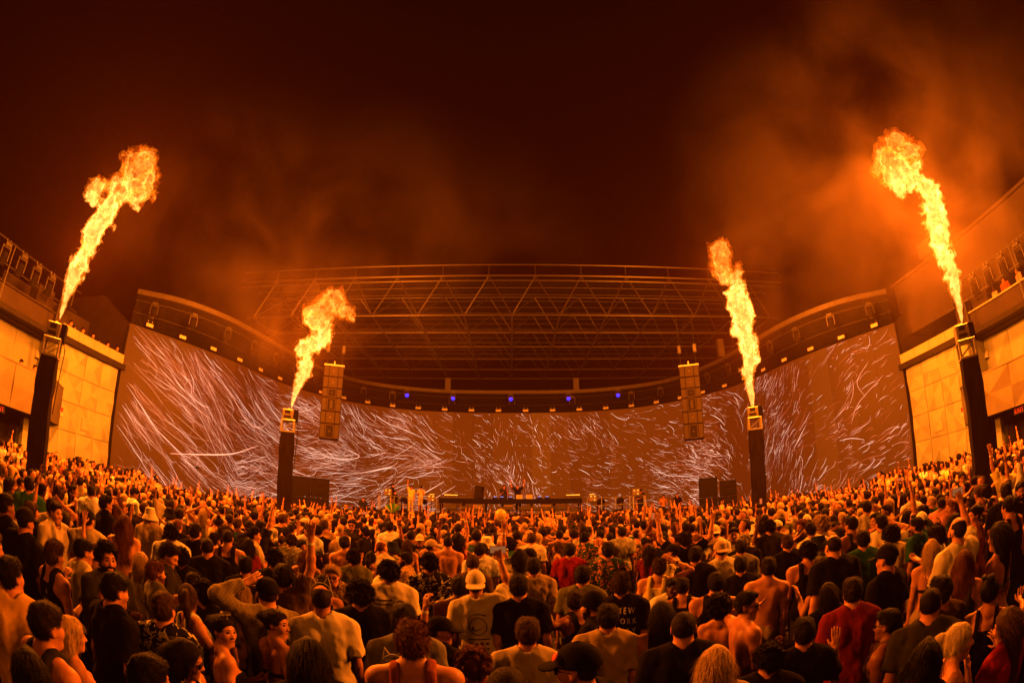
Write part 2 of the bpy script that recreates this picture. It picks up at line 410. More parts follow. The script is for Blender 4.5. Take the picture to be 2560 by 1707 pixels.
for x in (-15.1, 15.1):
    part(can, 'column', MB().box((x + (1.2 if x > 0 else -1.2), 38.9, 6), (.4, .4, 12)), M_dsteel)
    part(can, 'tie', MB().tube((x * 1.08, 38.9, 12), (x, 24.4, 12), .07, 6), M_tr)

# --- side buildings (mirror images of each other)
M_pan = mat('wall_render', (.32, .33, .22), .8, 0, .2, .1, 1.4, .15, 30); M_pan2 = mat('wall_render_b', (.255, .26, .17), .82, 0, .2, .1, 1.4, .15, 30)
M_par = mat('parapet_render', (.17, .14, .085), .8, 0, .2, .12, 1.6, .15, 30); M_par_shade = mat('parapet_render_shade', (.12, .095, .058), .8, 0, .2, .12, 1.6, .15, 30)
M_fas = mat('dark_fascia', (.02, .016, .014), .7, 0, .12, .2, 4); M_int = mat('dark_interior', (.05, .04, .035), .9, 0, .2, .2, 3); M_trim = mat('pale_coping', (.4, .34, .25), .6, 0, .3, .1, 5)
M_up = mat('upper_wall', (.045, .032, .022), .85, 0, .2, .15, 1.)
def facet(mb, p00, p10, p11, p01, depth, nrm_, th=.05, fan=True, r=None):
    """one cast panel: its face folded into triangles that stand proud of the joint by uneven amounts"""
    r = r or rs; N = Vector(nrm_); c = (p00 + p10 + p11 + p01) / 4; base = [p00, p10, p11, p01]
    front = [p + N * th for p in base]; mid = [(front[i] + front[(i + 1) % 4]) / 2 for i in range(4)]
    apex = c + N * (th + depth * r.uniform(.5, 1.2)); mid = [q + N * depth * r.uniform(0, .55) for q in mid]
    n = len(mb.v); mb.add(base + front + mid + [apex], [])
    for i in range(4):
        j = (i + 1) % 4
        for f in ((4 + i, 8 + i, 12), (8 + i, 4 + j, 12)): mb.f.append(tuple(n + k for k in f)); mb.m.append(r.choice((0, 0, 1)))  # darker second tone on some facets: relief shading put into the colour
        mb.f.append((n + i, n + j, n + 4 + j, n + 8 + i, n + 4 + i)); mb.m.append(0)
for sd, name in ((-1, 'left'), (1, 'right')):
    q = lambda x, y, z: Vector((sd * x, y, z))
    B = thing('side_building', 'two storey faceted concrete building with balcony and roof terrace, %s of the video wall' % name, 'building', (sd * 19.1, 13, 0), 0, 'side buildings')
    bp = lambda n, mb, mm: lc(mb.build(n, mm, B), B)
    rr = random.Random(5 if sd < 0 else 6)
    ys = [17.62, 16.42, 15.22, 14.02, 13.1]; zs = [2.0, 3.24, 4.49, 5.70, 6.86]
    for i in range(4):
        for j in range(4):
            m = MB(); e = .012
            facet(m, q(19.1, ys[i] - e, zs[j] + e), q(19.1, ys[i + 1] + e, zs[j] + e), q(19.1, ys[i + 1] + e, zs[j + 1] - e), q(19.1, ys[i] - e, zs[j + 1] - e), .12, (-sd, 0, 0), .05, True, rr)
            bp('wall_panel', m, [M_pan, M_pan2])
    for y0, y1, z0, z1 in ((17.62, 16.42, .02, 2.0), (16.42, 15.22, .02, 2.0), (14.02, 13.1, .02, 2.0)):
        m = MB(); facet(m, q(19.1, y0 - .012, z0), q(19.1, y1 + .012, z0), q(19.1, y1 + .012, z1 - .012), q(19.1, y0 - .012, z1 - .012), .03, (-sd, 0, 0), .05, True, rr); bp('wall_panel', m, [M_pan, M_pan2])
    bp('core_wall', MB().box(q(19.35, 15.36, 3.43), (.5, 4.52, 6.86)), M_pan2)
    d = bp('door', MB().box(q(19.095, 14.62, 1.0), (.06, 1.16, 2.0)), M_fas); MB().box(q(19.06, 15.2, .98), (.09, .08, 1.96)).box(q(19.06, 14.04, .98), (.09, .08, 1.96)).box(q(19.06, 14.62, 2.0), (.1, 1.24, .08)).each('door_frame', M_trim, B, B)
    # balcony: floor slab, folded parapet, rear wall, dark bar beneath
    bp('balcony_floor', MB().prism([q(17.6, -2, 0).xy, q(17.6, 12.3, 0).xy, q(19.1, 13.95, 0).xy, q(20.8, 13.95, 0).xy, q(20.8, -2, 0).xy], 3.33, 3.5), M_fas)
    yy = [12.3, 10.0, 7.7, 5.4, 3.1, .8, -1.5]
    for i in range(6):
        m = MB(); facet(m, q(17.5, yy[i] - .01, 3.36), q(17.5, yy[i + 1] + .01, 3.36), q(17.5, yy[i + 1] + .01, 4.93), q(17.5, yy[i] - .01, 4.93), .2, (-sd, 0, 0), .05, True, rr); bp('parapet_panel', m, [M_par, M_par_shade])
    m = MB(); facet(m, q(19.06, 13.98, 3.36), q(17.5, 12.31, 3.36), q(17.5, 12.31, 4.93), q(19.06, 13.98, 4.93), .1, Vector((-sd * .73, .68, 0)), .05, True, rr); bp('parapet_panel', m, [M_par_shade, M_par])  # end panel turned from the fire: darker tone leads, its shade painted in
    bp('parapet_coping', MB().sweep([q(17.52, -2, 4.95), q(17.52, 12.3, 4.95), q(19.08, 13.97, 4.95)], [(-.12, 0), (.1, 0), (.1, .05), (-.12, .05)]), M_par)
    for i in range(6):
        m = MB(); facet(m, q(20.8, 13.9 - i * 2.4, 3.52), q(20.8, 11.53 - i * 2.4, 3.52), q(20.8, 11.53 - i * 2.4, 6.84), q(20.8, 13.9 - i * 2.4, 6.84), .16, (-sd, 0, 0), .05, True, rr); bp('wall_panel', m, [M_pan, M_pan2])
    bp('rear_wall', MB().box(q(21.1, 6, 3.43), (.5, 16, 6.86)), M_pan2); bp('return_wall', MB().box(q(20.3, 13.52, 3.43), (1.4, .8, 6.84)), M_pan2)
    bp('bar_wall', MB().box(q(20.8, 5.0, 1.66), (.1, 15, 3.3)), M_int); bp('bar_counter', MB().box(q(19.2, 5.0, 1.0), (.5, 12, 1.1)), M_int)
    MB().box(q(18.9, 13.0, 1.66), (.36, .3, 3.3)).box(q(18.55, 11.6, 1.66), (.3, .3, 3.3)).each('pier', M_pan, B, B)
    # eaves band and roof terrace
    bp('fascia', MB().box(q(19.0, 15.4, 7.0), (.55, 4.9, .28)), M_fas); bp('eaves', MB().box(q(20.4, 5.6, 7.0), (1.1, 15.2, .28)), M_fas)
    bp('terrace_floor', MB().box(q(21.6, 8, 7.02), (5.0, 19, .22)), M_fas)
    for i in range(4): bp('terrace_parapet', MB().box(q(18.86, 17.1 - i * 1.15, 7.37), (.14, 1.13, .44)), M_pan)
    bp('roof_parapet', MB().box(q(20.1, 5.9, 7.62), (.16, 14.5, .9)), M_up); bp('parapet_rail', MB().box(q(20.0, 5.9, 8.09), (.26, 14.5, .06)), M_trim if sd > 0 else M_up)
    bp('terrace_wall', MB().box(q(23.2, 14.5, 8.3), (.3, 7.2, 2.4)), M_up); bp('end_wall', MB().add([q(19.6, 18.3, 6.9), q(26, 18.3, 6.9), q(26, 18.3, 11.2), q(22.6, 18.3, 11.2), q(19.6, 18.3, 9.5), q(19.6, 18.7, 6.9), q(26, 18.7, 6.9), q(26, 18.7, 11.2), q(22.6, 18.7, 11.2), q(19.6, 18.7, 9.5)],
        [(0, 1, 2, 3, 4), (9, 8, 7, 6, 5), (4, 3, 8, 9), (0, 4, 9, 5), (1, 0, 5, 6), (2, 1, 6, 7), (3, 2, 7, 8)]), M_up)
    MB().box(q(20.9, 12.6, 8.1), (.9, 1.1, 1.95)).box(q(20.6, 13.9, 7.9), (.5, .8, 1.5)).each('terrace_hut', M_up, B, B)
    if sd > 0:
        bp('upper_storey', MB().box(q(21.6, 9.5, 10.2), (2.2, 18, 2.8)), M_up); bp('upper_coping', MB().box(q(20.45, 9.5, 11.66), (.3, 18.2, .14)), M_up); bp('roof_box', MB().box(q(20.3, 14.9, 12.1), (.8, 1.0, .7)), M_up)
    # truss with hanging lamps over the terrace
    T = thing('terrace_truss', 'thin lighting truss over the %s roof terrace' % name, 'truss', (sd * 19.5, 10, 7.1), 0, 'terrace trusses')
    m = MB().tube(q(19.5, 2, 9.62), q(19.5, 14.2, 9.42), .035, 5).tube(q(19.5, 2, 8.8), q(19.5, 14.2, 8.5), .035, 5)
    m.each('chord', M_dsteel, T, T)
    for y in (2.4, 5.9, 9.4, 13.0): part(T, 'mast', MB().tube(q(19.5, y, 7.13), q(19.5, y, 9.55), .03, 5), M_dsteel)
# signs and lamps on the walls
M_red = emit('sign_red', (1, .02, .005), .5); M_lamp = emit('lamp_yellow', (1, .62, .12), 3.)
def text_mesh(body, size, ext=.004, align='CENTER'):
    cu = bpy.data.curves.new('t', 'FONT'); cu.body = body; cu.size = size; cu.extrude = ext; cu.align_x = align; cu.align_y = 'CENTER'; cu.resolution_u = 2
    o = bpy.data.objects.new('t', cu); COL.objects.link(o); dg = bpy.context.evaluated_depsgraph_get(); me = bpy.data.meshes.new_from_object(o.evaluated_get(dg)); bpy.data.objects.remove(o); return me
for sd, nm in ((-1, 'left'), (1, 'right')):
    e = thing('exit_sign', 'red lit EXIT sign under the %s balcony' % nm, 'sign', (sd * 17.66, 9.6 if sd < 0 else 9.9, 3.2), 0, 'exit signs')
    MB().box((0, 0, 0), (.05, .62, .26), bev=.008).build('housing', M_fas, e)
    t = text_mesh('EXIT', .24); t.materials.append(M_red); o = link('lettering', t, e, (-sd * .032, 0, 0)); o.rotation_euler = (R(90), 0, R(90 if sd < 0 else -90))
    for k in range(2):
        l = thing('emergency_lamp', '%s round lit emergency lamp beside the %s exit sign' % (('inner', 'outer')[k], nm), 'lamp', (sd * 17.68, (9.6 if sd < 0 else 9.9) - .75 - k * .4, 3.2), 0, 'emergency lamps')
        MB().lathe([(.1, 0), (.1, .05), (.07, .08)], n=12, M=Matrix.Rotation(R(-90 * sd), 3, 'Y')).build('housing', M_fas, l); MB().lathe([(.07, .081), (.05, .1), (.01, .105)], n=12, M=Matrix.Rotation(R(-90 * sd), 3, 'Y')).build('lens', M_lamp, l)
    w = thing('wall_lamp', 'small shaded wall lamp on the %s faceted wall' % nm, 'lamp', (sd * 18.98, 13.75, 4.05), 0, 'wall lamps')
    MB().box((0, 0, .12), (.1, .14, .2), bev=.01).build('bracket', M_white_l, w); MB().lathe([(.05, .12), (.12, -.1), (.11, -.1)], (-sd * .12, 0, 0), 12).build('shade', M_white_l, w)
    w = thing('wall_lamp', 'upper wall lamp above the %s balcony' % nm, 'lamp', (sd * 20.66, 13.0, 6.1), 0, 'wall lamps')
    MB().box((0, 0, .12), (.12, .16, .2), bev=.01).build('bracket', M_white_l, w); MB().lathe([(.06, .12), (.14, -.1), (.13, -.1)], (-sd * .13, 0, 0), 12).build('shade', M_white_l, w)
    s = thing('notice_plate', 'blank square plate on the %s faceted wall' % nm, 'plate', (sd * 18.98, 15.75, 3.75), 0, 'wall plates'); MB().box((0, 0, 0), (.04, .55, .55), bev=.008).build('plate', M_trim, s); MB().box((-sd * .022, 0, 0), (.012, .46, .46)).build('inset', M_pan, s)
    s = thing('fire_notice', 'small red and white notice beside the %s balcony' % nm, 'sign', (sd * 18.98, 14.05, 4.0), 0, 'wall notices'); MB().box((0, 0, 0), (.03, .24, .42)).build('board', M_white_l, s); MB().box((-sd * .018, 0, .07), (.012, .18, .2)).build('red_field', mat('notice_red', (.5, .02, .015), .6), s)
# ================================================================ flame towers and their fire
M_drape = mat('tower_drape', (.013, .009, .007), .9, 0, .06, .35, 7, .5, 22, stretch=(1, 1, .25)); M_zinc = mat('zinc_frame', (.3, .27, .2), .45, .3, .5, .15, 9); M_unit = mat('flame_unit_case', (.2, .165, .115), .5, .2, .5, .2, 7)
def make_tower(loc, rz, label):
    t = thing('flame_tower', label, 'tower', loc, rz, 'flame towers around the dance floor')
    m = MB(); n = 14
    rows = []
    for k in range(n + 1):                                          # draped column with slack cloth
        z = 4.52 * k / n; w = .265 + .012 * math.sin(k * 1.7); j = .012 * math.sin(k * 2.3 + 1)
        rows += [(-w + j, -w, z), (0, -w - .012 * math.sin(k), z), (w, -w + j, z), (w + .01 * math.sin(k * 1.1), 0, z), (w - j, w, z), (0, w, z), (-w, w - j, z), (-w - .01 * math.cos(k), 0, z)]
    m.add(rows, [(k * 8 + i, k * 8 + (i + 1) % 8, k * 8 + 8 + (i + 1) % 8, k * 8 + 8 + i) for k in range(n) for i in range(8)] + [tuple(range(n * 8, n * 8 + 8))]); m.build('column', M_drape, t)
    m = MB()
    f = MB().box((0, 0, 4.56), (.56, .56, .06), bev=.01).box((0, 0, 4.98), (.56, .56, .05), bev=.01); f.each('frame_plate', M_zinc, t)
    for a in (-1, 1):
        for b in (-1, 1): MB().box((a * .24, b * .24, 4.77), (.065, .065, .38), bev=.008).build('frame_leg', M_zinc, t)
    for a in (-1, 1):
        MB().tube((-.24, a * .24, 4.6), (.24, a * .24, 4.94), .016, 6).build('frame_brace', M_zinc, t); MB().tube((a * .24, -.24, 4.94), (a * .24, .24, 4.6), .016, 6).build('frame_brace', M_zinc, t)
    u = MB().box((-.04, 0, 5.2), (.42, .4, .4), bev=.015).build('flame_unit', M_unit, t)
    MB().box((-.05, -.205, 5.3), (.2, .02, .12)).box((-.05, -.21, 5.12), (.26, .03, .09)).each('vent_panel', M_fas, u)
    MB().box((.27, .02, 5.2), (.16, .34, .44), bev=.01).build('control_box', M_black, t)
    MB().lathe([(.07, 5.4), (.075, 5.43), (.045, 5.46), (.04, 5.5)], (-.02, 0, 0), 12).build('nozzle', M_dsteel, t)
    MB().path([(.3, .2, 5.0), (.38, .26, 4.8), (.36, .28, 4.4), (.3, .28, 3.2)], .014, 5).build('gas_hose', M_black, t)
    return t
TOW = [(-11.28, 7.6, 'black draped flame tower near the left edge, before the left balcony'), (-8.32, 17.08, 'black draped flame tower left of the stage, before the video wall'),
       (8.98, 16.74, 'black draped flame tower right of the stage, before the video wall'), (11.17, 7.74, 'black draped flame tower near the right edge, before the right balcony'),
       (-9.6, -6.5, 'black draped flame tower behind the camera on the left side'), (9.6, -6.5, 'black draped flame tower behind the camera on the right side')]
tw0 = None
for i, (x, y, lb) in enumerate(TOW):
    if tw0 is None: tw0 = t = make_tower((x, y, 0), 0, lb)
    else: t = copy_tree(tw0); t.location = (x, y, 0); t['label'] = lb
    t.rotation_euler = (0, 0, math.atan2(-x, y) * .8)
FL = [[(-11.25, 7.64, 5.48, 0.033), (-11.25, 7.64, 5.74, 0.066), (-11.24, 7.65, 5.96, 0.1), (-11.23, 7.67, 6.35, 0.174), (-11.2, 7.72, 6.75, 0.243), (-11.19, 7.73, 7.14, 0.272), (-11.15, 7.79, 7.57, 0.275), (-11.13, 7.81, 8.0, 0.334), (-11.03, 7.95, 8.37, 0.337), (-10.99, 8.01, 8.8, 0.298), (-11.03, 7.95, 9.15, 0.258), (-10.95, 8.07, 9.59, 0.4), (-10.65, 8.46, 10.01, 0.589), (-10.72, 8.37, 10.46, 0.583), (-10.89, 8.15, 10.69, 0.339), (-10.64, 8.47, 10.77, 0.34), (-11.34, 7.51, 9.39, 0.304), (-11.39, 7.44, 9.13, 0.187), (-11.28, 7.6, 8.98, 0.1), (-10.46, 8.69, 10.29, 0.297), (-10.52, 8.62, 9.5, 0.189)],
      [(-8.26, 17.11, 5.46, 0.028), (-8.24, 17.12, 5.69, 0.062), (-8.2, 17.14, 5.9, 0.097), (-8.1, 17.19, 6.35, 0.194), (-7.96, 17.25, 6.85, 0.293), (-7.88, 17.29, 7.28, 0.322), (-7.98, 17.24, 7.68, 0.324), (-7.95, 17.26, 7.93, 0.339), (-7.68, 17.38, 8.11, 0.369), (-7.35, 17.52, 8.41, 0.32), (-7.33, 17.53, 8.81, 0.272), (-7.51, 17.45, 8.89, 0.258), (-7.79, 17.33, 9.07, 0.475), (-7.95, 17.25, 9.33, 0.361), (-7.52, 17.45, 9.55, 0.58), (-7.06, 17.64, 9.92, 0.453), (-7.07, 17.64, 10.26, 0.279), (-6.65, 17.8, 9.6, 0.305), (-6.49, 17.86, 9.33, 0.144), (-7.39, 17.51, 10.1, 0.366)],
      [(8.96, 16.75, 5.35, 0.034), (8.97, 16.75, 5.55, 0.083), (8.96, 16.75, 5.89, 0.159), (8.91, 16.78, 6.43, 0.208), (8.92, 16.78, 6.91, 0.265), (9.13, 16.66, 7.39, 0.295), (9.04, 16.71, 7.93, 0.424), (8.89, 16.79, 8.45, 0.392), (9.02, 16.72, 9.0, 0.517), (8.91, 16.78, 9.54, 0.565), (8.91, 16.78, 9.98, 0.424), (9.04, 16.71, 10.38, 0.236), (8.9, 16.79, 10.75, 0.193), (8.61, 16.94, 10.81, 0.267), (8.54, 16.97, 11.22, 0.412), (8.54, 16.97, 11.6, 0.45), (8.57, 16.95, 12.0, 0.43), (8.66, 16.91, 12.2, 0.3), (8.8, 16.84, 11.85, 0.28), (9.16, 16.64, 11.17, 0.135), (9.18, 16.63, 10.89, 0.119)],
      [(11.2, 7.72, 5.42, 0.033), (11.21, 7.7, 5.64, 0.06), (11.22, 7.68, 5.88, 0.1), (11.23, 7.67, 6.35, 0.187), (11.26, 7.63, 6.81, 0.243), (11.24, 7.66, 7.25, 0.259), (11.23, 7.67, 7.73, 0.318), (11.24, 7.66, 8.21, 0.364), (11.31, 7.56, 8.67, 0.425), (11.37, 7.47, 9.14, 0.416), (11.29, 7.58, 9.58, 0.305), (11.12, 7.84, 9.75, 0.219), (10.96, 8.05, 10.3, 0.535), (10.86, 8.18, 10.7, 0.467), (11.16, 7.78, 11.0, 0.418), (11.33, 7.53, 10.7, 0.377), (11.48, 7.28, 10.65, 0.211), (11.32, 7.53, 10.16, 0.252), (10.76, 8.31, 9.94, 0.294), (10.84, 8.21, 9.57, 0.174), (10.61, 8.51, 10.54, 0.21)]]
FLAB = ['tall orange fire plume bending right above the left outer tower', 'short fire plume with round head above the inner left tower', 'fire plume with detached top above the inner right tower', 'tall fire plume curling left above the right outer tower']
# burning gas: adds light, hides nothing
M_fire = bpy.data.materials.new('fire'); M_fire.cycles.emission_sampling = 'NONE'; M_fire.use_nodes = True; nt = M_fire.node_tree; nt.nodes.clear()
def N(t, **k):
    n = nt.nodes.new(t)
    for a, b in k.items(): setattr(n, a, b)
    return n
out = N('ShaderNodeOutputMaterial'); ad = N('ShaderNodeAddShader'); tr = N('ShaderNodeBsdfTransparent'); em = N('ShaderNodeEmission')
tc = N('ShaderNodeTexCoord'); n1 = N('ShaderNodeTexNoise'); n1.inputs['Scale'].default_value = 3.2; n1.inputs['Detail'].default_value = 9; n1.inputs['Roughness'].default_value = .68; n1.inputs['Distortion'].default_value = .5
at = N('ShaderNodeAttribute', attribute_name='gas_heat'); sm = N('ShaderNodeMath', operation='ADD'); rp = N('ShaderNodeValToRGB'); sr = N('ShaderNodeMapRange')
e = rp.color_ramp.elements; e[0].position = .30; e[0].color = (.06, .002, 0, 1); e[1].position = 1.25 / 1.4; e[1].color = (1.0, .72, .15, 1)
x = e.new(.42); x.color = (.42, .045, .001, 1); x = e.new(.56); x.color = (.8, .15, .004, 1); x = e.new(.72); x.color = (1., .36, .045, 1)
nt.links.new(tc.outputs['Object'], n1.inputs['Vector']); nr = N('ShaderNodeMapRange'); nr.inputs[1].default_value = .3; nr.inputs[2].default_value = .7; nr.inputs[3].default_value = .25; nr.inputs[4].default_value = .85; nt.links.new(n1.outputs['Fac'], nr.inputs[0]); nt.links.new(nr.outputs[0], sm.inputs[0]); nt.links.new(at.outputs['Fac'], sm.inputs[1]); dv = N('ShaderNodeMath', operation='DIVIDE'); dv.inputs[1].default_value = 1.4; nt.links.new(sm.outputs[0], dv.inputs[0]); nt.links.new(dv.outputs[0], rp.inputs[0])
sr.inputs[1].default_value = .3; sr.inputs[2].default_value = 1.3; sr.inputs[3].default_value = .10; sr.inputs[4].default_value = .46; nt.links.new(sm.outputs[0], sr.inputs[0])
nt.links.new(rp.outputs[0], em.inputs[0]); nt.links.new(sr.outputs[0], em.inputs[1]); nt.links.new(tr.outputs[0], ad.inputs[0]); nt.links.new(em.outputs[0], ad.inputs[1]); nt.links.new(ad.outputs[0], out.inputs[0])
def flame(pts, label, seed, power):
    A = np.array(pts); org = A[0, :3].copy(); P = A.copy(); P[:, 3] *= np.where(np.arange(len(P)) < 11, .82, .95); P[:, :3] -= org; rg = np.random.RandomState(seed)
    head0 = next(i for i in range(3, len(P)) if P[i, 3] > .36 and P[i, 2] > 3.0) if seed != 2 else 13
    lo, hi = (P[:, :3] - P[:, 3:]).min(0) - .4, (P[:, :3] + P[:, 3:]).max(0) + .4; r = .037
    F = Field(arange(lo[0], hi[0], r), arange(lo[1], hi[1], r), arange(-.06, hi[2], r))
    for i in range(len(P)):
        p = P[i]
        if 0 < i < head0:
            b = P[i - 1]; F.cap(b[:3], p[:3], b[3], p[3], .05)
        else: F.ell(p[:3], [p[3]] * 3, .1)
    for _ in range(90):                                             # licks torn off the edge
        p = P[rg.randint(4, len(P))]; v = rg.normal(0, 1, 3); v /= np.linalg.norm(v); q_ = p[:3] + v * p[3] * rg.uniform(1.05, 1.4); F.ell(q_, rg.uniform(.02, .075, 3), .02)
    G = np.meshgrid(*F.g, indexing='ij'); X, Y, Z = G; up = np.clip(Z / 2.0, .12, 1)
    w = seed * 7.3
    bil = lambda f: np.abs(vnoise(X * f + w, Y * f, Z * f * .8) * 2 - 1)
    F.f += up * (.22 * (bil(2.3) - .35) + .19 * (bil(5.1) - .33) + .15 * (bil(10.7) - .33) + .09 * (bil(20.3) - .33)) - up * .015
    hz_ = np.clip((Z - P[head0, 2] + .7) / 1.2, 0, 1)               # 0 in the jet, 1 in the rolling head
    VS, QS, HS = [], [], []; nv = 0; base = F.f.copy()
    for k, (off, ht) in enumerate(((0., .02), (.035, .22), (.08, .5))):      # nested sheets of burning gas: red rim, orange body, pale core
        F.f = base + off * (1 + .9 * hz_) * np.clip(Z / 1.0, .12, 1) + (k > 0) * .05 * (bil(6.3 + k) - .4) * up
        if not (F.f < 0).any(): continue
        V, Q = F.nets(); VS.append(V); QS.append(Q + nv); nv += len(V)
        hn = np.clip((V[:, 2] - P[head0, 2] + .7) / 1.2, 0, 1); HS.append(np.full(len(V), ht) - .16 * hn * (k > 0) + .12 * (1 - hn))
    me = np_mesh('flame', np.concatenate(VS), np.concatenate(QS), [M_fire]); a = me.attributes.new('gas_heat', 'FLOAT', 'POINT'); a.data.foreach_set('value', np.concatenate(HS).astype(np.float32))
    o = link('flame', me, None, org); tag(o, label, 'flame', 'propane flames on the towers')
    # the light the fire gives off: a few soft lamps up its core
    o.visible_shadow = False       # clear gas: it would let every shadow ray through anyway
    core = [P[min(head0 - 3, 6)], P[head0 + 1]]
    for k, c in enumerate(core):
        l = bpy.data.lights.new('fire_glow', 'POINT'); l.energy = power * (.5, .5)[k]; l.color = FIRE; l.shadow_soft_size = (.35, .5)[k]
        lo_ = bpy.data.objects.new('fire_glow', l); COL.objects.link(lo_); lo_.parent = o; lo_.location = c[:3]
    return o
POW = 14500
for i in range(4): flame(FL[i], FLAB[i], i, POW)
# the two towers behind the camera burn as well: they light the backs of the crowd
for k, (i, sx) in enumerate(((0, -1), (3, 1))):
    pts = [(p[0] - FL[i][0][0] + TOW[4 + k][0], p[1] - FL[i][0][1] + TOW[4 + k][1], p[2], p[3]) for p in FL[i]]
    flame(pts, 'fire plume above the tower behind the camera on the %s' % ('left', 'right')[k], 4 + k, POW * .065)
# ================================================================ stage, booth, speakers, lights
M_spk = mat('speaker_paint', (.03, .024, .018), .8, 0, .06, .12, 9, .2, 60); M_spk2 = mat('speaker_grille', (.036, .028, .02), .8, 0, .05, .15, 30, .3, 120); M_cone = mat('speaker_horn', (.006, .005, .004), .7, 0, .08, .2, 9)
def line_array(x, y, label):
    t = thing('line_array', label, 'speaker column', (x, y, 5.2), math.atan2(-x, y) * 1.0, 'hanging speaker columns')
    z = 0.; kinds = [2, 0, 3, 1, 0, 0]; hts = [.72, .62, .55 + .5, .0, .62, .62]
    def cab(z0, h, kind, tilt):
        m = MB(); c = MB().box((0, 0, z0 + h / 2), (1.06, .72, h - .012), bev=.015).build('cabinet', M_cone, t)
        for sx, w in ((-.385, .24), (.385, .24)): MB().box((sx, -.365, z0 + h / 2), (w, .02, h - .07), bev=.004).build('side_grille', M_spk2, c)
        if kind == 0: MB().box((0, -.367, z0 + h / 2), (.44, .024, h - .07), bev=.005).build('front_grille', M_spk2, c); MB().lathe([(.012, 0), (.012, .01)], (0, -.38, z0 + h / 2), 8, Matrix.Rotation(R(90), 3, 'X')).build('badge', M_white_l, c)
        else:
            f = MB()
            for a, b, w2, h2 in ((0, h - .05, .46, .05), (0, .05, .46, .05), (-.21, h / 2, .05, h - .1), (.21, h / 2, .05, h - .1)): f.box((a, -.37, z0 + b), (w2, .03, h2))
            f.each('horn_frame', M_spk2, c)
            MB().box((0, -.364, z0 + h / 2), (.36, .012, h - .12)).build('horn_recess', M_cone, c)
            MB().box((0, -.375, z0 + h * .5), (.16 if kind == 1 else .1, .02, h * (.6 if kind == 1 else .12)), bev=.004).build('horn_flare', M_spk2, c)
    for h, k in ((.78, 2), (.64, 0), (.72, 1), (.5, 2), (.6, 0), (.6, 0)): cab(z, h, k, 0); z += h
    MB().box((0, 0, z + .04), (1.1, .6, .08), bev=.01).build('fly_bar', M_white_l, t)
    for sx in (-.42, .42):
        MB().tube((sx, 0, z + .05), (sx, 0, z + .75), .012, 4).build('chain', M_dsteel, t); b = MB().box((sx, 0, z + 1.0), (.2, .22, .46), bev=.02).build('hoist', M_dsteel, t); MB().tube((sx, 0, z + 1.2), (sx, 0, 12.0 - 5.2), .012, 4).build('chain', M_dsteel, t)
    MB().box((0, -.04, z + .2), (.06, .06, .22)).build('laser_level', M_white_l, t)
line_array(-9.36, 24.2, 'tall flown speaker column left of the stage'); line_array(9.3, 24.2, 'tall flown speaker column right of the stage')
M_dspk = mat('bass_cabinet', (.014, .011, .008), .8, 0, .04, .2, 9, .2, 60)
def sub_stack(x, y, rz, lay, label):
    t = thing('subwoofer_stack', label, 'speaker stack', (x, y, 0), rz, 'ground speaker stacks')
    MB().box((0, 0, .55), (2.1, 1.2, 1.1), bev=.02).build('plinth', M_black, t)
    for (cx, cz, w, h, horn) in lay:
        c = MB().box((cx, 0, 1.1 + cz + h / 2), (w - .02, 1.0, h - .02), bev=.02).build('cabinet', M_dspk, t)
        f = MB(); 
        for a, b, w2, h2 in ((0, h - .06, w - .06, .06), (0, .06, w - .06, .06), (-w / 2 + .06, h / 2, .06, h - .12), (w / 2 - .06, h / 2, .06, h - .12)): f.box((cx + a, -.505, 1.1 + cz + b), (w2, .03, h2))
        f.each('front_frame', M_cone, c); MB().box((cx, -.502, 1.1 + cz + h / 2), (w - .18, .01, h - .16)).build('port', M_cone, c)
        if horn:
            for k in (-1, 1): MB().lathe([(.16, 0), (.17, .02), (.08, .03)], (cx, -.51, 1.1 + cz + h / 2 + k * h * .2), 14, Matrix.Rotation(R(90), 3, 'X')).build('driver', M_cone, c)
    for k in range(4): MB().lathe([(.03, 0), (.03, .08)], (-.5 + k * .25, -.3, 1.1 + 2.08), 8).build('rigging_eye', M_dsteel, t)
sub_stack(-10.3, 24.3, R(22), [(-.5, 0, 1.0, 1.04, 1), (.5, 0, 1.0, 1.04, 0), (-.5, 1.04, 1.0, 1.04, 0), (.5, 1.04, 1.0, 1.04, 1)], 'dark block of stacked bass speakers left of the stage')
sub_stack(10.5, 24.2, R(-23), [(-.5, 0, 1.0, 1.04, 0), (.5, 0, 1.0, 1.04, 1), (-.5, 1.04, 1.0, 1.04, 0), (.55, 1.04, .9, .8, 1)], 'dark block of stacked bass speakers right of the stage')
# --- stage and booth
stg = thing('stage_platform', 'low black stage platform in front of the video wall', 'stage', (0, 32.6, 0))
for k in range(8): part(stg, 'deck', MB().box((-7.7 + k * 2.2, 32.8, 1.5), (2.19, 5.0, .12), bev=.01), M_black)
for k in range(17): part(stg, 'leg', MB().box((-8.7 + k * 1.0875, 30.4, .72), (.08, .08, 1.44)), M_dsteel)
part(stg, 'skirt', MB().box((0, 30.52, .72), (17.4, .04, 1.42)), M_black)
bt = thing('dj_booth', 'long dark DJ table with open front and ribbed amber light bar', 'booth', (0, 31.2, 1.56))
part(bt, 'table_top', MB().box((-.1, 31.4, 2.52), (8.8, 1.1, .12), bev=.015), M_black)
part(bt, 'front_beam', MB().box((-.1, 30.82, 2.36), (8.8, .1, .2)), M_black)
for x in (-4.4, -3.0, -1.6, -.2, 1.2, 2.6, 4.2): part(bt, 'leg', MB().box((x, 30.9, 2.0), (.09, .09, .86)), M_black); part(bt, 'leg', MB().box((x, 31.9, 2.0), (.07, .07, .86)), M_black)
part(bt, 'shelf', MB().box((-.1, 31.3, 1.86), (8.6, .8, .05)), M_dsteel)
M_bar = mat('amber_bar', (.16, .11, .06), .5, 0, .5, .1, 5); M_amp = emit('standby_amber', (1, .45, .06), 2.0)
